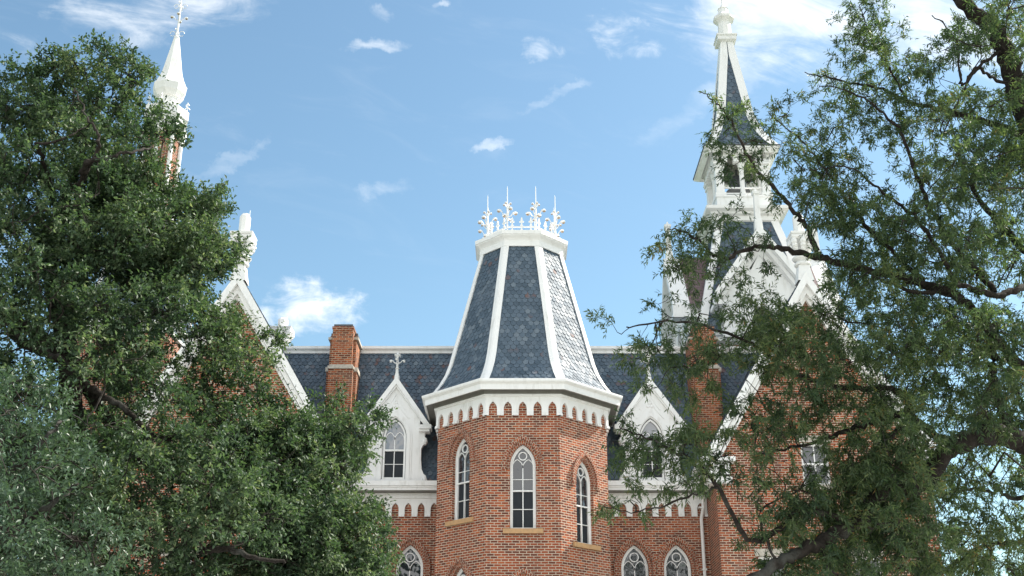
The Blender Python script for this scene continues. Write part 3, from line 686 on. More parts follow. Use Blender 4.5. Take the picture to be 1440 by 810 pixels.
def pavilion(cx, inner):
    F = Fr((cx, YP), (0, -1)); za = Zp(402, YP); zev = Zp(634, YP); sl = (za - zev) / HP
    ops = [] ; wz0, wzt = Zp(682, YP), Zp(622, YP)
    wxs = [Xp(1147, 650, YP) - XPc] if inner < 0 else [XPc - Xp(1147, 650, YP)]
    ops = [(u, .44, wz0, wzt, None) for u in wxs]
    l2 = [Xp(1087, 790, YP) - XPc, Xp(1220, 790, YP) - XPc]; l2 = l2 if inner < 0 else [-x for x in l2]
    lz1 = Zp(782, YP); ops += [(u, .44, lz1 - 1.9, lz1, None) for u in l2]
    mb = MB(); wall_face(mb, F, -HP, HP, 0, lambda u: za - abs(u) * sl, ops, [0], dep=.2)
    for s in (-1, 1):
        G = Fr((cx + s * HP, YP + 5.5), (s, 0)); wall_face(mb, G, -5.5, 5.5, 0, zev + .1)
    wall_face(mb, Fr((cx, YP + 11), (0, 1)), -HP, HP, 0, lambda u: za - abs(u) * sl, (), [0])
    mb.build('pavilion_wall', BR, BLD)
    for (c, w, a, b, _) in ops:
        fr = MB(); box(fr, F, c - w, c - w + .07, a, b, -.2, -.08); box(fr, F, c + w - .07, c + w, a, b, -.2, -.08); box(fr, F, c - w + .07, c + w - .07, b - .1, b, -.2, -.08); box(fr, F, c - w + .07, c + w - .07, a, a + .08, -.2, -.08)
        box(fr, F, c - .018, c + .018, a + .08, b - .1, -.18, -.1); mz = (a + b) / 2; box(fr, F, c - w + .07, c - .018, mz - .03, mz + .03, -.18, -.09); box(fr, F, c + .018, c + w - .07, mz - .03, mz + .03, -.18, -.09)
        Wn = fr.build('sash_window', WH, BLD)
        p_ = MB(); p_.quad(F.p(c - w, a, -.15), F.p(c + w, a, -.15), F.p(c + w, b, -.15), F.p(c - w, b, -.15)); p_.build('window_pane', GL, Wn)
        s_ = MB(); box(s_, F, c - w - .12, c + w + .12, a - .15, a - .003, -.2, .08); s_.build('window_sill', STONEW, Wn)
        s_ = MB(); box(s_, F, c - w - .1, c + w + .1, b + .003, b + .22, -.2, .03); s_.build('window_lintel', STONEW, Wn)
    # white raking cornice in stepped boards
    mb = MB(); o = .3
    e = .22; wb = .30
    chev(mb, F, 0, HP + e, zev - e * sl + .34, za + .34, .42, -.1, .46); chev(mb, F, 0, HP + e - .05, zev - e * sl + .0, za - .085, .30, -.06, .30); chev(mb, F, 0, HP, zev - .42, za - .39, .17, -.03, .16)
    mb.build('raking_cornice', WH, BLD)
    for s in (-1, 1):      # box eave along the side wall and its return round the corner
        mb = MB()
        x = sorted((s * (HP - .02), s * (HP + .38)))
        box(mb, F, x[0], x[1], zev - .85, zev - .42, -5.2, .32); x2 = sorted((s * (HP - .5), s * (HP + .25))); box(mb, F, x2[0], x2[1], zev - 1.08, zev - .853, -5.1, .18)
        x3 = sorted((s * (HP - .6), s * (HP + .46))); box(mb, F, x3[0], x3[1], zev - .42, zev - .27, -5.3, .42)
        for j in range(3): x4 = sorted((s * (HP - .42), s * (HP - .02))); box(mb, F, x4[0], x4[1], zev - .82, zev - .43, -.02, .30 + .001 * j)
        mb.build('eave_return', WH, BLD)
    mb = MB()
    for s in (-1, 1):
        a, b = F.p(s * (HP + .2), zev - .2 * sl + .3, .4), F.p(s * (HP + .2), zev - .2 * sl + .3, -9)
        t0, t1 = F.p(0, za + .3, .4), F.p(0, za + .3, -9)
        L = [a, t0] if s < 0 else [b, t1]; R__ = [b, t1] if s < 0 else [a, t0]
        slates(mb, L, R__, .16, .2, out=Vector((s, 0, .6)))
    mb.build('pavilion_roof', SLM, BLD)
    carved_finial(BLD, cx, YP - .18, za + .30, (Zp(305, YP) - za - .30))
pavilion(XPc, -1); pavilion(XLc, 1)
# small finial on the main ridge beside the left gable
carved_finial(BLD, Xp(396, 480, YW + 1.9), YW + 1.9, Zp(492, YW + 1.9), Zp(448, YW + 1.9) - Zp(492, YW + 1.9))
# downpipes
for x in (Xp(988, 760, YW - .1), 2 * X0 - Xp(988, 760, YW - .1)):
    mb = MB(); tube(mb, [(x, YW - .12, 0), (x, YW - .12, zmf_b - .1), (x + (.06 if x > 0 else -.06), YW - .25, zmf_b + .25), (x + (.06 if x > 0 else -.06), YW - .3, zmf_t + .1)], .055, 8)
    for q in (2, 4.5, 7, 9): box(mb, Fr((x, YW), (0, -1)), -.08, .08, q, q + .04, 0, .185)
    mb.build('downpipe', WH, BLD)

# --- right tower with open belfry and slate spire
def belfry_tower(cx, cy):
    CT = (cx, cy); h0 = 2.5; zb = Zp(470, cy - h0); h1 = 1.22; zt = Zp(311, cy - h1)
    mb = MB(); sqsweep(mb, CT, [(h0 - .1, 0), (h0 - .1, zb)]); mb.build('tower_shaft', BR, BLD)
    mb = MB(); sqsweep(mb, CT, [(h0 - .1, zb - .4), (h0 + .1, zb - .3), (h0 + .1, zb - .12), (h0 + .22, zb - .1), (h0 + .25, zb), (h0 - .1, zb + .02)]); mb.build('eave_cornice', WH, BLD)
    def prism_roof(h0, z0, h1, z1, prof, name, hipw, row, w):
        P = prof; mb = MB()
        def v(h, z, k): return Vector((cx + h * (-1, 1, 1, -1)[k % 4], cy + h * (-1, -1, 1, 1)[k % 4], z))
        for k in range(4):
            nrm = Vector(((0, -1, .3), (1, 0, .3), (0, 1, .3), (-1, 0, .3))[k])
            slates(mb, [v(h, z, k) for h, z in P], [v(h, z, k + 1) for h, z in P], row, w, out=nrm)
        RF = mb.build(name, SL, BLD)
        for k in range(4):
            mb = MB(); sx, sy = (-1, 1, 1, -1)[k], (-1, -1, 1, 1)[k]; vs = []; fs = []; q = .05
            for (h, z) in P:
                hw = hipw(h); V = Vector((cx + sx * h, cy + sy * h, z))
                vs += [V + Vector((-sx * hw, 0, 0)), V + Vector((-sx * hw, sy * q, 0)), V + Vector((sx * q, sy * q, 0)), V + Vector((sx * q, -sy * hw, 0)), V + Vector((0, -sy * hw, 0))]
            n = 5
            for i in range(len(P) - 1):
                for j in range(n - 1): fs.append((i * n + j, i * n + j + 1, (i + 1) * n + j + 1, (i + 1) * n + j))
            fs += [tuple(range(5)), tuple(range((len(P) - 1) * 5, len(P) * 5))]
            mb.add(vs, fs); mb.build('hip_trim', WH, RF)
        return RF
    prism_roof(h0, zb, h1, zt, [(h0 + (h1 - h0) * t, zb + (zt - zb) * t) for t in [i / 6 for i in range(7)]], 'tower_mansard', lambda h: .26, .19, .23)
    # gables on the four faces
    for k, N in enumerate(((0, -1), (1, 0), (-1, 0), (0, 1))):
        F = Fr((cx + N[0] * (h0 + .28), cy + N[1] * (h0 + .28)), N); yy = cy - h0 - .28
        ga = Zp(324, yy); ge = Zp(416, yy); gh = 1.9; sl = (ga - ge) / gh
        mb = MB(); ww = .5; wz = ge - 1.2
        wall_face(mb, F, -1.6, 1.6, zb - .2, lambda u: ga - .1 - abs(u) * sl, [(0, ww, wz - .9, wz, 2 * ww)], [0], dep=.3)
        for s in (-1, 1): mb.quad(F.p(s * 1.6, zb - .2), F.p(s * 1.6, ge + .3), F.p(s * 1.6, ge + .3, -1.0), F.p(s * 1.6, zb - .2, -.5))
        ring(mb, F, lancet(0, ww + .16, 2 * ww + .16, wz - .9, wz), lancet(0, ww + .02, 2 * ww + .02, wz - .9, wz), 0, .07)
        for q in (.75, 1.1): ribbon(mb, F, [(-.55 * q, ga - 1.0 - .9 * q), (0, ga - .75 - .25 * q), (.55 * q, ga - 1.0 - .9 * q)], .08, 0, .05)
        D = mb.build('tower_gable', WH, BLD)
        m2 = MB(); chev(m2, F, 0, gh, ge, ga, .42, -.12, .55); chev(m2, F, 0, gh - .1, ge - .30, ga - .38, .26, 0, .28)
        for s in (-1, 1):
            x = sorted((s * (gh - .42), s * (gh + .05))); box(m2, F, x[0], x[1], ge - .55, ge - .38, -.6, .56)
        m2.build('bargeboard', WH, D)
        m3 = MB()
        for s in (-1, 1):
            m3.quad(F.p(0, ga + .02, -.12), F.p(s * (gh + .0), ge + .01, -.12), F.p(s * (gh + .05), ge + .03, -1.1), F.p(0, ga + .04, -2.2))
        m3.build('gable_roof', RUST, D)
        m4 = MB(); P = F.p(0, 0, .3); st = Zp(270, yy) - ga
        sqsweep(m4, (P.x, P.y), [(.15, ga - .15), (.14, ga + st * .12), (.11, ga + st * .2), (.085, ga + st * .82), (.13, ga + st * .84), (.14, ga + st * .9), (.05, ga + st * .93), (.02, ga + st)]); m4.build('gable_spike', WHC, D)
        m5 = MB(); P_ = lancet(0, ww + .02, 2 * ww + .02, wz - .92, wz); m5.add([F.p(u, z, -.25) for u, z in P_], [list(range(len(P_)))]); m5.build('louvre_panel', GREY, D)
    # belfry base
    cb0, cb1 = Zp(310, cy - 1.5), Zp(288, cy - 1.7)
    mb = MB(); sqsweep(mb, CT, [(h1, zt - .05), (h1 + .10, zt), (h1 + .12, zt + (cb1 - zt) * .35), (h1 + .26, zt + (cb1 - zt) * .45), (h1 + .30, zt + (cb1 - zt) * .6), (h1 + .46, zt + (cb1 - zt) * .75), (h1 + .48, cb1), (h1 + .3, cb1 + .03)], cap=True); mb.build('belfry_cornice', WH, BLD)
    hb = 1.15; z1 = cb1 + .02; z2 = Zp(277, cy - hb); z4 = Zp(226, cy - hb - .1); zz5 = Zp(204, cy - 1.6)
    mb = MB()
    sqsweep(mb, CT, [(hb, z1), (hb, z2), (hb + .04, z2), (hb + .04, z2 + .08), (hb - .1, z2 + .09)], cap=True)
    B_ = mb.build('belfry_parapet', WH, BLD)
    for sx in (-1, 1):
        for sy in (-1, 1):
            m2 = MB(); Fc = Fr((cx + sx * (hb - .19), cy + sy * (hb - .19)), (0, -1)); q0 = z2 + .09; q1 = z4
            box(m2, Fc, -.17, .17, q0, q1, -.17, .17); box(m2, Fc, -.22, .22, q0, q0 + .12, -.22, .22); box(m2, Fc, -.22, .22, q1 - .28, q1 - .2, -.22, .22); box(m2, Fc, -.25, .25, q1 - .1, q1 + .002, -.25, .25)
            m2.build('corner_pier', WH, B_)
    for N in ((0, -1), (1, 0), (-1, 0), (0, 1)):
        F = Fr((cx + N[0] * hb, cy + N[1] * hb), N); m2 = MB(); q0 = z2 + .09
        lathe(m2, F.p(0, 0, -.19)[:2], [(.15, q0), (.15, q0 + .1), (.105, q0 + .14), (.10, z4 - .3), (.14, z4 - .25), (.12, z4 - .2), (.17, z4)], 12); m2.build('belfry_column', WH, B_)
        m2 = MB()
        for q in (q0 + .38, q0 + .12): box(m2, F, -.8, .8, q, q + .05, -.2, -.13)
        m2.build('belfry_rail', WH, B_)
        m2 = MB(); frieze(m2, F.sh(0, .03), hb + .03, z4 + .45, z4 + .0, 5, -.25, .02); m2.build('arcaded_frieze', WH, B_)
    m2 = MB(); lathe(m2, CT, [(.05, z4 + .3), (.05, z4 - .1), (.25, z4 - .15), (.33, z4 - .35), (.38, z4 - .7), (.52, z4 - .85), (.0, z4 - .86)], 16); m2.build('bell', LEAD, B_)
    m2 = MB(); sqsweep(m2, CT, [(0.01, z4 + .2), (hb - .1, z4 + .2), (hb - .1, z4 + .22)]); m2.build('belfry_ceiling', GREY, B_)
    mb = MB(); t = zz5 - z4
    sqsweep(mb, CT, [(hb + .04, z4 + .42), (hb + .1, z4 + .43), (hb + .12, z4 + .5), (hb + .2, z4 + t * .62), (hb + .34, z4 + t * .8), (hb + .36, zz5 - .08), (hb + .42, zz5 - .06), (hb + .42, zz5)]); mb.build('eave_cornice', WH, BLD)
    mb = MB(); sqsweep(mb, CT, [(hb + .44, zz5 + .002), (hb + .45, zz5 + .05), (hb + .3, zz5 + .055)], cap=True); mb.build('lead_drip', LEAD, BLD)
    hs = 1.5; zs0 = zz5 + .05; zs1 = Zp(57, cy - .3); P = []
    for i in range(15):
        t = i / 14; P.append((.22 + (.98 - .22) * (1 - t) + (hs - .98) * max(0, 1 - t / .38) ** 2.2, zs0 + (zs1 - zs0) * t))
    prism_roof(hs, zs0, .2, zs1, P, 'spire', lambda h: min(.30, h * .93), .2, .25)
    mb = MB(); p1 = Zp(46, cy); p2 = Zp(31, cy); p3 = Zp(20, cy); p4 = Zp(12, cy)
    sqsweep(mb, CT, [(.27, zs1 - .05), (.42, zs1 + .02), (.42, zs1 + .2), (.46, zs1 + .22), (.46, zs1 + .3), (.2, zs1 + .33)], cap=True)
    octsweep(mb, CT, [(.28, zs1 + .3), (.27, p2 - .12), (.32, p2 - .05), (.44, p2 + .05), (.46, p2 + .16), (.42, p2 + .2), (.24, p3), (.20, p4 - .1), (.23, p4 - .06), (.16, p4), (.04, p4 + .25), (.03, p4 + 1.3)]); mb.build('spire_lantern', WHC, BLD)
belfry_tower(9.6, 43.3)

# --- left tower, slim octagonal turret with white spirelet
def slim_tower(cx, cy):
    CT = (cx, cy); hs = 1.85; zb = Zp(452, cy - hs); zt = Zp(338, cy - .95)
    mb = MB(); sqsweep(mb, CT, [(hs, 0), (hs, zb)]); mb.build('tower_shaft', BR, BLD)
    mb = MB(); sqsweep(mb, CT, [(hs, zb - .5), (hs + .1, zb - .45), (hs + .12, zb - .2), (hs + .3, zb - .12), (hs + .3, zb), (hs - .1, zb + .02)]); mb.build('eave_cornice', WH, BLD)
    mb = MB(); P = [(hs + .1, zb), (1.4, zb + (zt - zb) * .4), (.98, zt)]
    def v(h, z, k): return Vector((cx + h * (-1, 1, 1, -1)[k % 4], cy + h * (-1, -1, 1, 1)[k % 4], z))
    for k in range(4): slates(mb, [v(h, z, k) for h, z in P], [v(h, z, k + 1) for h, z in P], .19, .23, out=Vector(((0, -1, .3), (1, 0, .3), (0, 1, .3), (-1, 0, .3))[k]))
    RF = mb.build('tower_mansard', SL, BLD)
    for k in range(4):
        mb = MB(); tube(mb, [v(h + .03, z, k) for h, z in P], .11, 4); mb.build('hip_trim', WH, RF)
    rot = 22.5; z1 = Zp(172, cy - .8); z0 = zt - .1
    mb = MB(); octsweep(mb, CT, [(.72, z0), (.72, z1)], rot); mb.build('turret_wall', BR, BLD)
    for k in range(8):
        V = octv(CT, .74, 0, k, rot); mb = MB(); lathe(mb, (V.x, V.y), [(.14, z0), (.14, z0 + .3), (.10, z0 + .35), (.095, z1 - .55), (.13, z1 - .5), (.10, z1 - .42), (.2, z1 - .25), (.2, z1)], 8)
        for q in range(4): t = q * math.pi / 2; blob(mb, (V.x + .14 * math.cos(t), V.y + .14 * math.sin(t), z1 - .32), .09, .09, .09, 0, 6, 4)
        mb.build('corner_column', WHC, BLD)
    za, zb2 = Zp(158, cy - .85), Zp(145, cy - .85)
    mb = MB(); octsweep(mb, CT, [(.70, z1 - .02), (.80, z1), (.80, z1 + .15), (.86, za), (.92, za + .05), (.92, zb2), (.5, zb2 + .05)], rot, cap=True); mb.build('eave_cornice', WH, BLD)
    zc = Zp(128, cy - .7); mb = MB()
    octsweep(mb, CT, [(.42, zb2), (.42, zc)], rot, cap=True); mb.build('lantern_drum', WH, BLD)
    for k in range(8):
        V = octv(CT, .82, zb2 + .03, k, rot); mb = MB()
        for j in range(2):
            s = .11 - .04 * j; cz = zb2 + .16 + .22 * j
            tube(mb, [V + Vector((s * math.cos(q) * math.sin(R(45 * k)), -s * math.cos(q) * math.cos(R(45 * k)), cz - V.z + s * math.sin(q))) for q in [i * .5 for i in range(11)]], .022, 4)
        tube(mb, [V, V + Vector((0, 0, .5))], .02, 4); mb.build('scroll_crest', WH, BLD)
    ze0, ze1, zn = zc, Zp(112, cy - .7), Zp(54, cy)
    mb = MB(); P = [(.40, ze0 - .05), (.52, ze0), (.66, ze0 + (ze1 - ze0) * .45), (.66, ze0 + (ze1 - ze0) * .5), (.71, ze1 - .04), (.71, ze1), (.68, ze1 + .03)]
    for i in range(9):
        t = i / 8; P.append((.12 + (.54 - .12) * (1 - t) + .13 * max(0, 1 - t / .3) ** 2, ze1 + .04 + (zn - ze1 - .04) * t))
    octsweep(mb, CT, P, rot, cap=True); mb.build('white_spirelet', WHC, BLD)
    mb = MB(); zt2 = Zp(-5, cy)
    lathe(mb, CT, [(.14, zn - .02), (.10, zn + .1), (.05, zn + .16), (.045, zn + .5), (.035, zn + 1.9), (.012, zn + 2.0), (.008, zt2)], 8)
    for zz, s in ((zn + .25, .13), (zn + 1.75, .11)):
        for a in range(4):
            t = R(90 * a); c = Vector((cx + .2 * math.cos(t), cy + .2 * math.sin(t), zz))
            tube(mb, [c + Vector((s * math.cos(q) * math.cos(t), s * math.cos(q) * math.sin(t), s * math.sin(q))) for q in [i * .55 for i in range(11)]], .016, 4)
    for a in range(4): leaf_arm(mb, (cx, cy, zn + .95), R(90 * a + 10), .3, .22, .085)
    mb.build('spire_finial', [WH, GILT], BLD)
slim_tower(-15.35, 44)

# ------------------------------------------------------------------ trees
def inpoly(x, y, P):
    r = False; j = len(P) - 1
    for i in range(len(P)):
        xi, yi = P[i]; xj, yj = P[j]
        if (yi > y) != (yj > y) and x < (xj - xi) * (y - yi) / (yj - yi) + xi: r = not r
        j = i
    return r
def edged(x, y, P):
    b = 1e9
    for (x0, y0), (x1, y1) in zip(P, P[1:] + P[:1]):
        dx, dy = x1 - x0, y1 - y0; t = max(0, min(1, ((x - x0) * dx + (y - y0) * dy) / (dx * dx + dy * dy + 1e-9)))
        b = min(b, math.hypot(x - x0 - t * dx, y - y0 - t * dy))
    return b
def leaf_mesh(name, P, D, N, L, Wd, tint, m, parent):
    """P base points, D unit leaf directions, N approximate normals, L lengths, Wd widths (numpy)"""
    n = len(P); B = np.cross(D, N); B /= np.linalg.norm(B, axis=1)[:, None] + 1e-9; N2 = np.cross(B, D)
    mid = P + D * (L * .48)[:, None]; v = np.empty((n, 4, 3))
    v[:, 0] = P; v[:, 1] = mid + B * (Wd / 2)[:, None] + N2 * (Wd * .18)[:, None]; v[:, 2] = P + D * L[:, None] - N2 * (L * .06)[:, None]; v[:, 3] = mid - B * (Wd / 2)[:, None] + N2 * (Wd * .18)[:, None]
    v = v.reshape(-1, 3); c = (v.min(0) + v.max(0)) / 2; v -= c
    i4 = np.arange(n) * 4; fi = np.stack([i4, i4 + 1, i4 + 2, i4, i4 + 2, i4 + 3], 1).reshape(-1)
    me = bpy.data.meshes.new(name); me.vertices.add(n * 4); me.vertices.foreach_set('co', v.reshape(-1)); me.loops.add(n * 6); me.loops.foreach_set('vertex_index', fi.astype(np.int32))
    me.polygons.add(n * 2); me.polygons.foreach_set('loop_start', (np.arange(n * 2) * 3).astype(np.int32)); me.update(calc_edges=True)
    at = me.attributes.new('tint', 'FLOAT', 'POINT'); at.data.foreach_set('value', np.repeat(tint, 4).astype(np.float32))
    me.materials.append(m); return link(name, me, Vector(c), parent)
def unit(a): return a / (np.linalg.norm(a, axis=1)[:, None] + 1e-9)

def grow(mb, nodes, anchors, r0=.03, wig=.12, sides=4, bend=-.05, rt=.005):
    """join every anchor to the nearest branch node with a bent tapering twig; the twig's own points become nodes"""
    NP = [np.array(p) for p in nodes]; arr = np.array(NP); out = []
    order = np.argsort([np.min(np.sum((arr - np.array(a)) ** 2, 1)) for a in anchors])
    for i in order:
        a = np.array(anchors[i]); k = int(np.argmin(np.sum((arr - a) ** 2, 1) + rng.random(len(arr)) * .05)); p = arr[k]; dist = np.linalg.norm(a - p)
        m1 = p + (a - p) * .35 + rng.normal(0, wig * dist * .5, 3); m2 = p + (a - p) * .7 + rng.normal(0, wig * dist * .4, 3) + np.array((0, 0, -bend * dist))
        rr = min(r0, rt + .012 * dist)
        tube(mb, [p, m1, m2, a], [rr, rr * .8, rr * .6, rt], sides)
        out.append((i, unit((a - m2)[None])[0])); arr = np.vstack([arr, m1, m2])
    dirs = [None] * len(anchors)
    for i, dd in out: dirs[i] = dd
    return np.array(dirs)

def dense(pts, step=.35):
    out = []
    for a, b in zip(pts, pts[1:]):
        n = max(1, int((b - a).length / step))
        for i in range(n): out.append(a.lerp(b, i / n))
    out.append(pts[-1]); return out
def smooth(pts, n=5):
    P = [Vector(p) for p in pts]; out = []
    for i in range(len(P) - 1):
        p0, p1, p2, p3 = P[max(i - 1, 0)], P[i], P[i + 1], P[min(i + 2, len(P) - 1)]
        for k in range(n):
            t = k / n; out.append(.5 * ((2 * p1) + (p2 - p0) * t + (2 * p0 - 5 * p1 + 4 * p2 - p3) * t * t + (3 * p1 - p0 - 3 * p2 + p3) * t ** 3))
    return out + [P[-1]]
def limb(par, pts, r0, r1, nodes, name='limb'):
    S = smooth(pts, 9); n = len(S); mb = MB()
    S = [s + Vector(rng.normal(0, .012 + r1 * .06, 3)) for s in S]
    tube(mb, S, [(r0 + (r1 - r0) * i / (n - 1)) * (1 + .09 * math.sin(i * 1.7 + r0 * 90) + rng.normal(0, .05)) for i in range(n)], 8); nodes += [tuple(s) for s in dense(S, .3)]
    return mb.build(name, BARK, par, smooth=True)

def oak_leaves(anchors, dirs, nsub, nleaf, ls, lw, spread, up, droop=0.0, per=10):
    P, D, N, T = [], [], [], []
    bough = np.repeat(rng.normal(0, .13, len(anchors) // per + 1), per)[:len(anchors)] + np.repeat(rng.normal(0, .06, len(anchors)), 1)  # tone per bough: newer leaves, and lit clumps and dark pockets put into colour
    n = len(anchors); A_ = np.array(anchors)
    for s in range(nsub):
        sd = unit(dirs * .7 + rng.normal(0, .75, (n, 3)) + np.array((0, 0, up))); Ls = spread * (.55 + .6 * rng.random(n)); tw = rng.random(n)
        for q in range(nleaf):
            f = (q + rng.random(n)) / nleaf
            base = A_ + sd * (Ls * f)[:, None] + np.array((0, 0, -1)) * (droop * (Ls * f) ** 2)[:, None]
            dd = unit(sd * .55 + rng.normal(0, .62, (n, 3)) + np.array((0, 0, -.15 - droop * .25)))
            nn = unit(rng.normal(0, .55, (n, 3)) + np.array((0, 0, 1.0)) + sd * .25)
            P.append(base); D.append(dd); N.append(nn); T.append(np.clip(.16 * tw + .42 * rng.random(n) + .38 * rng.random(n) ** 3 + .06 + bough, 0, 1))
    P, D, N, T = map(np.concatenate, (P, D, N, T)); m = len(P)
    k = .7 + .6 * rng.random(m)
    return P, D, N, ls * k, lw * k, T

def crown_anchors(poly_, nb, per, Y0, thick, rad, ytilt=0.0, shrink=10, avoid=()):
    """boughs spread through the crown's volume, each a flattened clump of twig ends"""
    xs = [p[0] for p in poly_]; ys = [p[1] for p in poly_]; out = []; n = 0; cents = []
    tries = 0
    while n < nb and tries < 60000:
        tries += 1
        x = random.uniform(min(xs), max(xs)); y = random.uniform(min(ys), max(ys))
        if not inpoly(x, y, poly_): continue
        e = edged(x, y, poly_)
        if e < shrink: continue
        if any(math.hypot((x - ax) / arx, (y - ay) / ary) < 1 for ax, ay, arx, ary in avoid): continue
        t = min(thick, .25 + e / 95 * 1.15); q = random.uniform(-1, 1); q = math.copysign(abs(q) ** .6, q)
        c = pt(x, y, Y0(x, y) + q * t)
        if any((c - k).length < rad * .55 for k in cents[-400:]) and random.random() < .8: continue
        cents.append(c); n += 1; r = rad * random.uniform(.6, 1.15) * min(1, .45 + e / 70)
        for _ in range(per):
            v = Vector(rng.normal(0, 1, 3)).normalized(); out.append(c + Vector((v.x * r, v.y * r, v.z * r * .6 + .1 * r)))
    return out, cents

# tall live oak on the left
POLY1 = [(-300, 180), (-200, 70), (-120, 120), (-40, 150), (0, 128), (22, 98), (70, 82), (120, 72), (162, 66), (190, 78), (203, 100), (212, 126), (214, 150), (238, 186), (250, 202), (230, 232), (274, 248), (318, 290), (290, 306), (306, 330), (332, 352), (330, 374), (300, 392), (296, 420), (322, 438), (340, 458), (392, 486), (394, 500), (366, 520), (372, 552), (398, 566), (432, 550), (470, 546), (508, 560), (536, 588), (530, 606), (512, 628), (520, 650), (498, 672), (504, 700), (544, 722), (524, 745), (552, 772), (548, 815), (570, 860), (560, 900), (-300, 900)]
AV = [(120, 512, 24, 40), (92, 548, 14, 16), (214, 215, 10, 18), (212, 358, 26, 15), (140, 222, 14, 12), (200, 60, 14, 8)]
Y0a = lambda x, y: 15.5 + max(0, (x - 250)) * .006
tb = pt(60, 1000, 15.6); T1 = thing('live_oak_tree', 'tall dense dark green oak covering most of the left tower and gable', 'tree', (tb.x, tb.y, 0))
nodes = []
limb(T1, [(tb.x, tb.y, -.1), (tb.x + .1, tb.y, 2), pt(80, 820, 15.6), pt(100, 640, 15.6), pt(95, 500, 15.6), pt(70, 360, 15.6), pt(110, 230, 15.5), pt(140, 130, 15.5)], .30, .03, nodes, 'trunk')
LIMBS1 = [([pt(95, 500, 15.6), pt(150, 590, 16), pt(200, 650, 16.4), pt(300, 690, 16.8), pt(400, 700, 17), pt(480, 700, 17.2)], .10, .015),
          ([pt(20, 470, 15.4), pt(45, 490, 14), pt(90, 510, 13.9), pt(130, 548, 13.9), pt(170, 572, 13.9), pt(215, 610, 14)], .07, .03),
          ([pt(90, 420, 15.6), pt(115, 250, 14.2), pt(130, 228, 13.9), pt(160, 220, 13.8), pt(190, 212, 14), pt(215, 208, 14.6)], .05, .012),
          ([pt(115, 250, 14.2), pt(135, 215, 13.9), pt(138, 190, 13.8), pt(120, 160, 14), pt(105, 125, 14.6)], .032, .008),
          ([pt(80, 300, 15.6), pt(60, 220, 14.3), pt(50, 205, 14), pt(90, 195, 14), pt(125, 175, 14.2)], .035, .01),
          ([pt(70, 360, 15.6), pt(180, 330, 16), pt(240, 320, 16.2), pt(280, 310, 16.3)], .06, .012),
          ([pt(75, 440, 15.6), pt(200, 440, 16), pt(270, 450, 16.3), pt(330, 480, 16.5)], .06, .012),
          ([pt(100, 640, 15.6), pt(260, 610, 16.4), pt(380, 620, 16.8), pt(450, 610, 17), pt(490, 600, 17.1)], .08, .012),
          ([pt(280, 775, 14.2), pt(320, 772, 14), pt(350, 782, 14), pt(400, 790, 14.2)], .05, .02),
          ([pt(95, 500, 15.6), pt(-80, 380, 15.6), pt(-250, 250, 15.6)], .12, .03), ([pt(100, 640, 15.6), pt(-80, 600, 15.6), pt(-300, 560, 15.6)], .12, .03)]
for P, a, b in LIMBS1: limb(T1, P, a, b, nodes)
anc, cents = crown_anchors(POLY1, 700, 10, Y0a, 2.3, .48, avoid=AV)
for (P_, n_) in (([(400, 600), (515, 590), (505, 640), (495, 700), (530, 725), (518, 770), (540, 850), (330, 850), (330, 620)], 90), ([(60, 240), (240, 240), (300, 320), (300, 420), (60, 420)], 50)):
    a_, c_ = crown_anchors(P_, n_, 10, Y0a, 1.6, .5, shrink=14); anc += a_; cents += c_
mb = MB(); cdirs = grow(mb, nodes, cents, .04, .2); nodes2 = nodes + [tuple(c) for c in cents]
dirs = grow(mb, nodes2, anc, .012, .25); mb.build('branches', BARK, T1)
ctr = np.array(pt(60, 480, 15.5)); od = unit(np.array(anc) - ctr)
P = oak_leaves(anc, unit(dirs * .6 + od * .5), 7, 9, .066, .032, .26, .35)
leaf_mesh('crown', *P, LF1, T1)

# paler tree low in the left corner
POLY3 = [(-300, 560), (-100, 545), (0, 530), (40, 528), (90, 560), (118, 590), (112, 640), (130, 680), (150, 740), (170, 810), (190, 1000), (-300, 1000)]
tb = pt(-60, 1000, 11.8); T3 = thing('grey_green_oak_tree', 'paler grey-green tree low in the left corner, in front of the dark oak', 'tree', (tb.x, tb.y, 0))
nodes = []; limb(T3, [(tb.x, tb.y, -.1), (tb.x, tb.y, 1.5), pt(-40, 800, 11.8), pt(-10, 680, 11.8), pt(0, 600, 11.8)], .2, .03, nodes, 'trunk')
for P, a, b in [([pt(-30, 780, 11.8), pt(60, 720, 11.4), pt(110, 680, 11.5)], .05, .015), ([pt(-20, 700, 11.8), pt(60, 620, 11.3), pt(85, 590, 11.4)], .04, .012), ([pt(-30, 760, 11.8), pt(-160, 650, 11.8)], .05, .015)]: limb(T3, P, a, b, nodes)
anc, cents = crown_anchors(POLY3, 110, 8, lambda x, y: 11.7, 1.2, .42)
mb = MB(); grow(mb, nodes, cents, .03, .2); dirs = grow(mb, nodes + [tuple(c) for c in cents], anc, .01, .25); mb.build('branches', BARK, T3)
leaf_mesh('crown', *oak_leaves(anc, unit(dirs + np.array((0, -.3, .4))), 6, 8, .062, .024, .26, .5), LF3, T3)

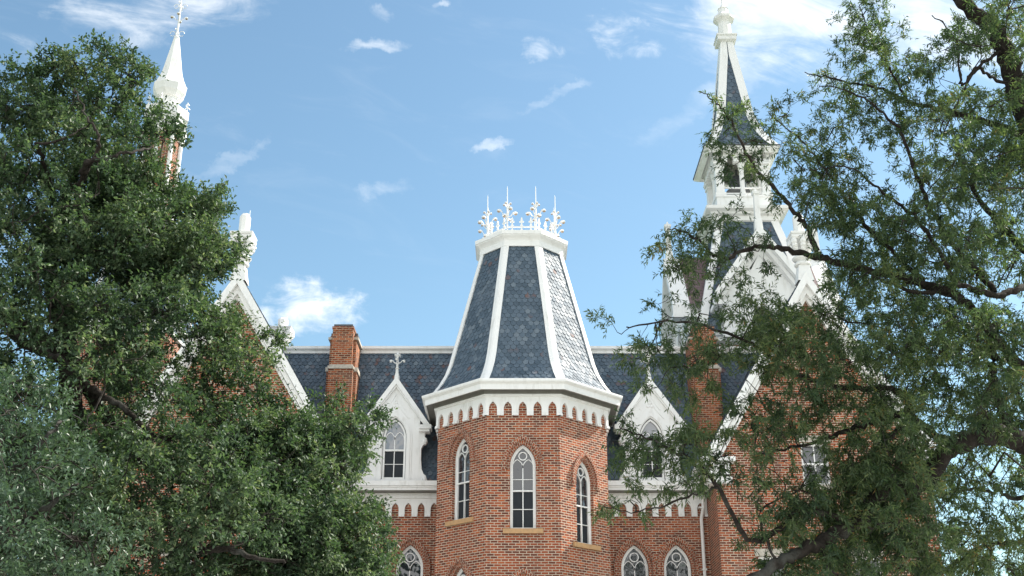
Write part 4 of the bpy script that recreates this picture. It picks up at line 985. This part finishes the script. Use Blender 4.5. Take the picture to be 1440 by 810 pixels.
# willow oak on the right
tb = pt(1560, 1000, 15.2); T2 = thing('willow_oak_tree', 'feathery narrow-leaved tree with a dark arching limb, in front of the right belfry', 'tree', (tb.x, tb.y, 0))
nodes = []
limb(T2, [(tb.x, tb.y, -.1), (tb.x, tb.y, 2.5), pt(1560, 780, 15.2), pt(1530, 600, 15.2), pt(1500, 400, 15.2), pt(1455, 200, 15.2), pt(1412, 70, 15), pt(1392, 36, 15), pt(1350, 0, 14.9), pt(1320, -50, 14.8)], .28, .085, nodes, 'trunk')
LIMBS2 = [([pt(1540, 690, 15.2), pt(1480, 640, 14.6), pt(1440, 622, 14.3), pt(1390, 611, 14.1), pt(1335, 632, 13.9), pt(1296, 678, 13.8), pt(1240, 694, 13.6), pt(1200, 735, 13.4), pt(1150, 765, 13.2), pt(1090, 792, 13), pt(1030, 835, 12.9)], .17, .05),
          ([pt(1520, 560, 15.2), pt(1440, 520, 14.9), pt(1385, 455, 14.6), pt(1345, 418, 14.5), pt(1290, 396, 14.4), pt(1240, 384, 14.2), pt(1160, 365, 14), pt(1100, 350, 13.8), pt(1060, 347, 13.7), pt(1015, 362, 13.6), pt(970, 330, 13.5), pt(940, 322, 13.5)], .085, .008),
          ([pt(1165, 366, 14), pt(1148, 352, 14), pt(1135, 320, 13.9), pt(1110, 288, 13.8), pt(1062, 236, 13.7), pt(1038, 190, 13.6), pt(1012, 148, 13.6), pt(985, 130, 13.5)], .045, .006),
          ([pt(1500, 400, 15.2), pt(1440, 405, 14.6), pt(1400, 415, 14.3), pt(1350, 402, 14.1), pt(1300, 412, 14), pt(1230, 390, 13.9)], .06, .02),
          ([pt(1400, 455, 14.7), pt(1395, 520, 14.5), pt(1410, 580, 14.4), pt(1425, 618, 14.3)], .07, .05),
          ([pt(1455, 200, 15.2), pt(1400, 175, 15.2), pt(1330, 155, 15.3), pt(1290, 147, 15.3), pt(1240, 126, 15.3), pt(1180, 112, 15.4), pt(1130, 102, 15.4)], .055, .006),
          ([pt(1280, 146, 15.3), pt(1245, 90, 15.2), pt(1222, 45, 15.2), pt(1208, 5, 15.2)], .02, .005),
          ([pt(1400, 410, 14.3), pt(1330, 330, 14.5), pt(1290, 250, 14.7), pt(1262, 180, 14.8), pt(1200, 130, 14.9), pt(1150, 120, 15)], .045, .006),
          ([pt(1350, 402, 14.1), pt(1290, 310, 14), pt(1240, 270, 13.9), pt(1195, 236, 13.9), pt(1130, 240, 13.9)], .03, .006),
          ([pt(1300, 395, 14.4), pt(1210, 310, 14.3), pt(1170, 250, 14.3), pt(1130, 200, 14.3), pt(1080, 160, 14.3)], .032, .006),
          ([pt(1412, 70, 15), pt(1380, 90, 14.7), pt(1352, 120, 14.5), pt(1345, 60, 14.4), pt(1310, 20, 14.3)], .03, .008),
          ([pt(1430, 120, 15.1), pt(1395, 110, 14.6), pt(1372, 95, 14.4), pt(1350, 140, 14.3), pt(1325, 190, 14.2)], .03, .008),
          ([pt(1335, 632, 13.9), pt(1280, 585, 14), pt(1240, 590, 14), pt(1190, 605, 13.9), pt(1140, 622, 13.8), pt(1060, 640, 13.7)], .06, .012),
          ([pt(1280, 588, 14), pt(1225, 640, 13.8), pt(1215, 680, 13.7), pt(1212, 720, 13.7)], .04, .02),
          ([pt(1290, 600, 13.9), pt(1260, 550, 13.8), pt(1180, 545, 13.6), pt(1110, 520, 13.5), pt(1050, 480, 13.4), pt(960, 452, 13.3), pt(880, 462, 13.3)], .045, .008),
          ([pt(1200, 735, 13.4), pt(1130, 720, 13.2), pt(1060, 762, 13.1), pt(1010, 686, 13), pt(975, 650, 13), pt(930, 625, 13), pt(870, 600, 13)], .04, .008),
          ([pt(1090, 790, 13), pt(1070, 720, 13.1), pt(1130, 690, 13.2)], .02, .006), ([pt(1010, 686, 13), pt(960, 700, 13), pt(900, 720, 13), pt(850, 712, 13)], .016, .005),
          ([pt(1530, 660, 15.2), pt(1440, 700, 15.4), pt(1400, 690, 15.5), pt(1350, 690, 15.6), pt(1320, 700, 15.6)], .04, .01), ([pt(1540, 740, 15.2), pt(1440, 760, 15.2), pt(1380, 770, 15.2), pt(1330, 800, 15.2)], .05, .01),
          ([pt(1500, 400, 15.2), pt(1410, 320, 15.6), pt(1360, 250, 15.8), pt(1340, 180, 15.8)], .07, .01), ([pt(1530, 600, 15.2), pt(1620, 450, 15.2), pt(1700, 300, 15.2)], .14, .03)]
for P, a, b in LIMBS2: limb(T2, P, a, b, nodes)
def reg(poly_, n, y0, y1, tilt=0):
    xs = [p[0] for p in poly_]; ys = [p[1] for p in poly_]; o = []
    while len(o) < n:
        x = random.uniform(min(xs), max(xs)); y = random.uniform(min(ys), max(ys))
        if inpoly(x, y, poly_): o.append(pt(x, y, random.uniform(y0, y1)))
    return o
REG = [([(870, 590), (900, 600), (960, 640), (930, 700), (870, 700)], 4, 12.9, 13.3), ([(1196, -5), (1214, -5), (1258, 95), (1236, 100)], 9, 15.1, 15.3),
       ([(1160, 300), (1240, 250), (1330, 220), (1460, 180), (1460, 480), (1380, 470), (1330, 420), (1250, 470), (1190, 440)], 120, 13, 16.5),
       ([(1300, 100), (1330, 10), (1400, -40), (1480, -40), (1480, 250), (1340, 240), (1290, 180)], 75, 13.6, 16.5),
       ([(1130, 110), (1190, 75), (1205, 20), (1250, 60), (1300, 90), (1300, 200), (1210, 190), (1150, 150)], 26, 14.4, 15.8),
       ([(1072, 150), (1120, 165), (1175, 195), (1220, 260), (1230, 330), (1180, 330), (1140, 300), (1100, 230)], 26, 13.6, 14.8),
       ([(985, 130), (1030, 125), (1060, 190), (1085, 250), (1050, 250), (1000, 180)], 6, 13.3, 14),
       ([(935, 310), (975, 300), (1070, 310), (1090, 350), (1060, 400), (1000, 390), (945, 400), (950, 340)], 11, 13.2, 14),
       ([(1000, 420), (1070, 430), (1130, 420), (1190, 470), (1180, 560), (1130, 620), (1070, 625), (1025, 560), (1005, 480)], 46, 12.8, 14.4),
       ([(860, 465), (905, 430), (985, 445), (1010, 520), (980, 560), (900, 520), (862, 500)], 12, 12.9, 13.8),
       ([(845, 600), (900, 575), (990, 590), (1010, 650), (980, 700), (920, 730), (850, 725), (880, 660)], 10, 12.7, 13.5),
       ([(1120, 730), (1200, 660), (1280, 600), (1310, 650), (1310, 830), (1100, 850)], 90, 12.9, 15),
       ([(1310, 640), (1460, 640), (1460, 850), (1320, 850)], 52, 14.2, 16.4),
       ([(1180, 440), (1330, 430), (1460, 480), (1460, 620), (1330, 610), (1290, 640), (1190, 580)], 105, 13, 16.5),
       ([(1000, 620), (1160, 620), (1130, 790), (1040, 780)], 12, 12.8, 13.6), ([(1180, 590), (1300, 600), (1260, 690), (1180, 700)], 20, 13, 14.2),
       ([(1460, -60), (1800, 0), (1800, 700), (1460, 850)], 110, 13, 17.5)]
cents = []
for (P, n, a, b) in REG: cents += reg(P, n, a, b)
anc = []
for c in cents:
    for _ in range(5):
        v = Vector(rng.normal(0, 1, 3)).normalized(); r = .38 * random.uniform(.5, 1.1); anc.append(c + Vector((v.x * r, v.y * r, v.z * r * .7)))
mb = MB(); grow(mb, nodes, cents, .02, .2, rt=.005); dirs = grow(mb, nodes + [tuple(c) for c in cents], anc, .006, .2, rt=.002); mb.build('branches', BARK, T2)
ctr = np.array(pt(1500, 450, 15.2)); od = unit(np.array(anc) - ctr)
leaf_mesh('crown', *oak_leaves(anc, unit(dirs * .8 + od * .45), 6, 13, .074, .0168, .20, .1, .9, 5), LF2, T2)
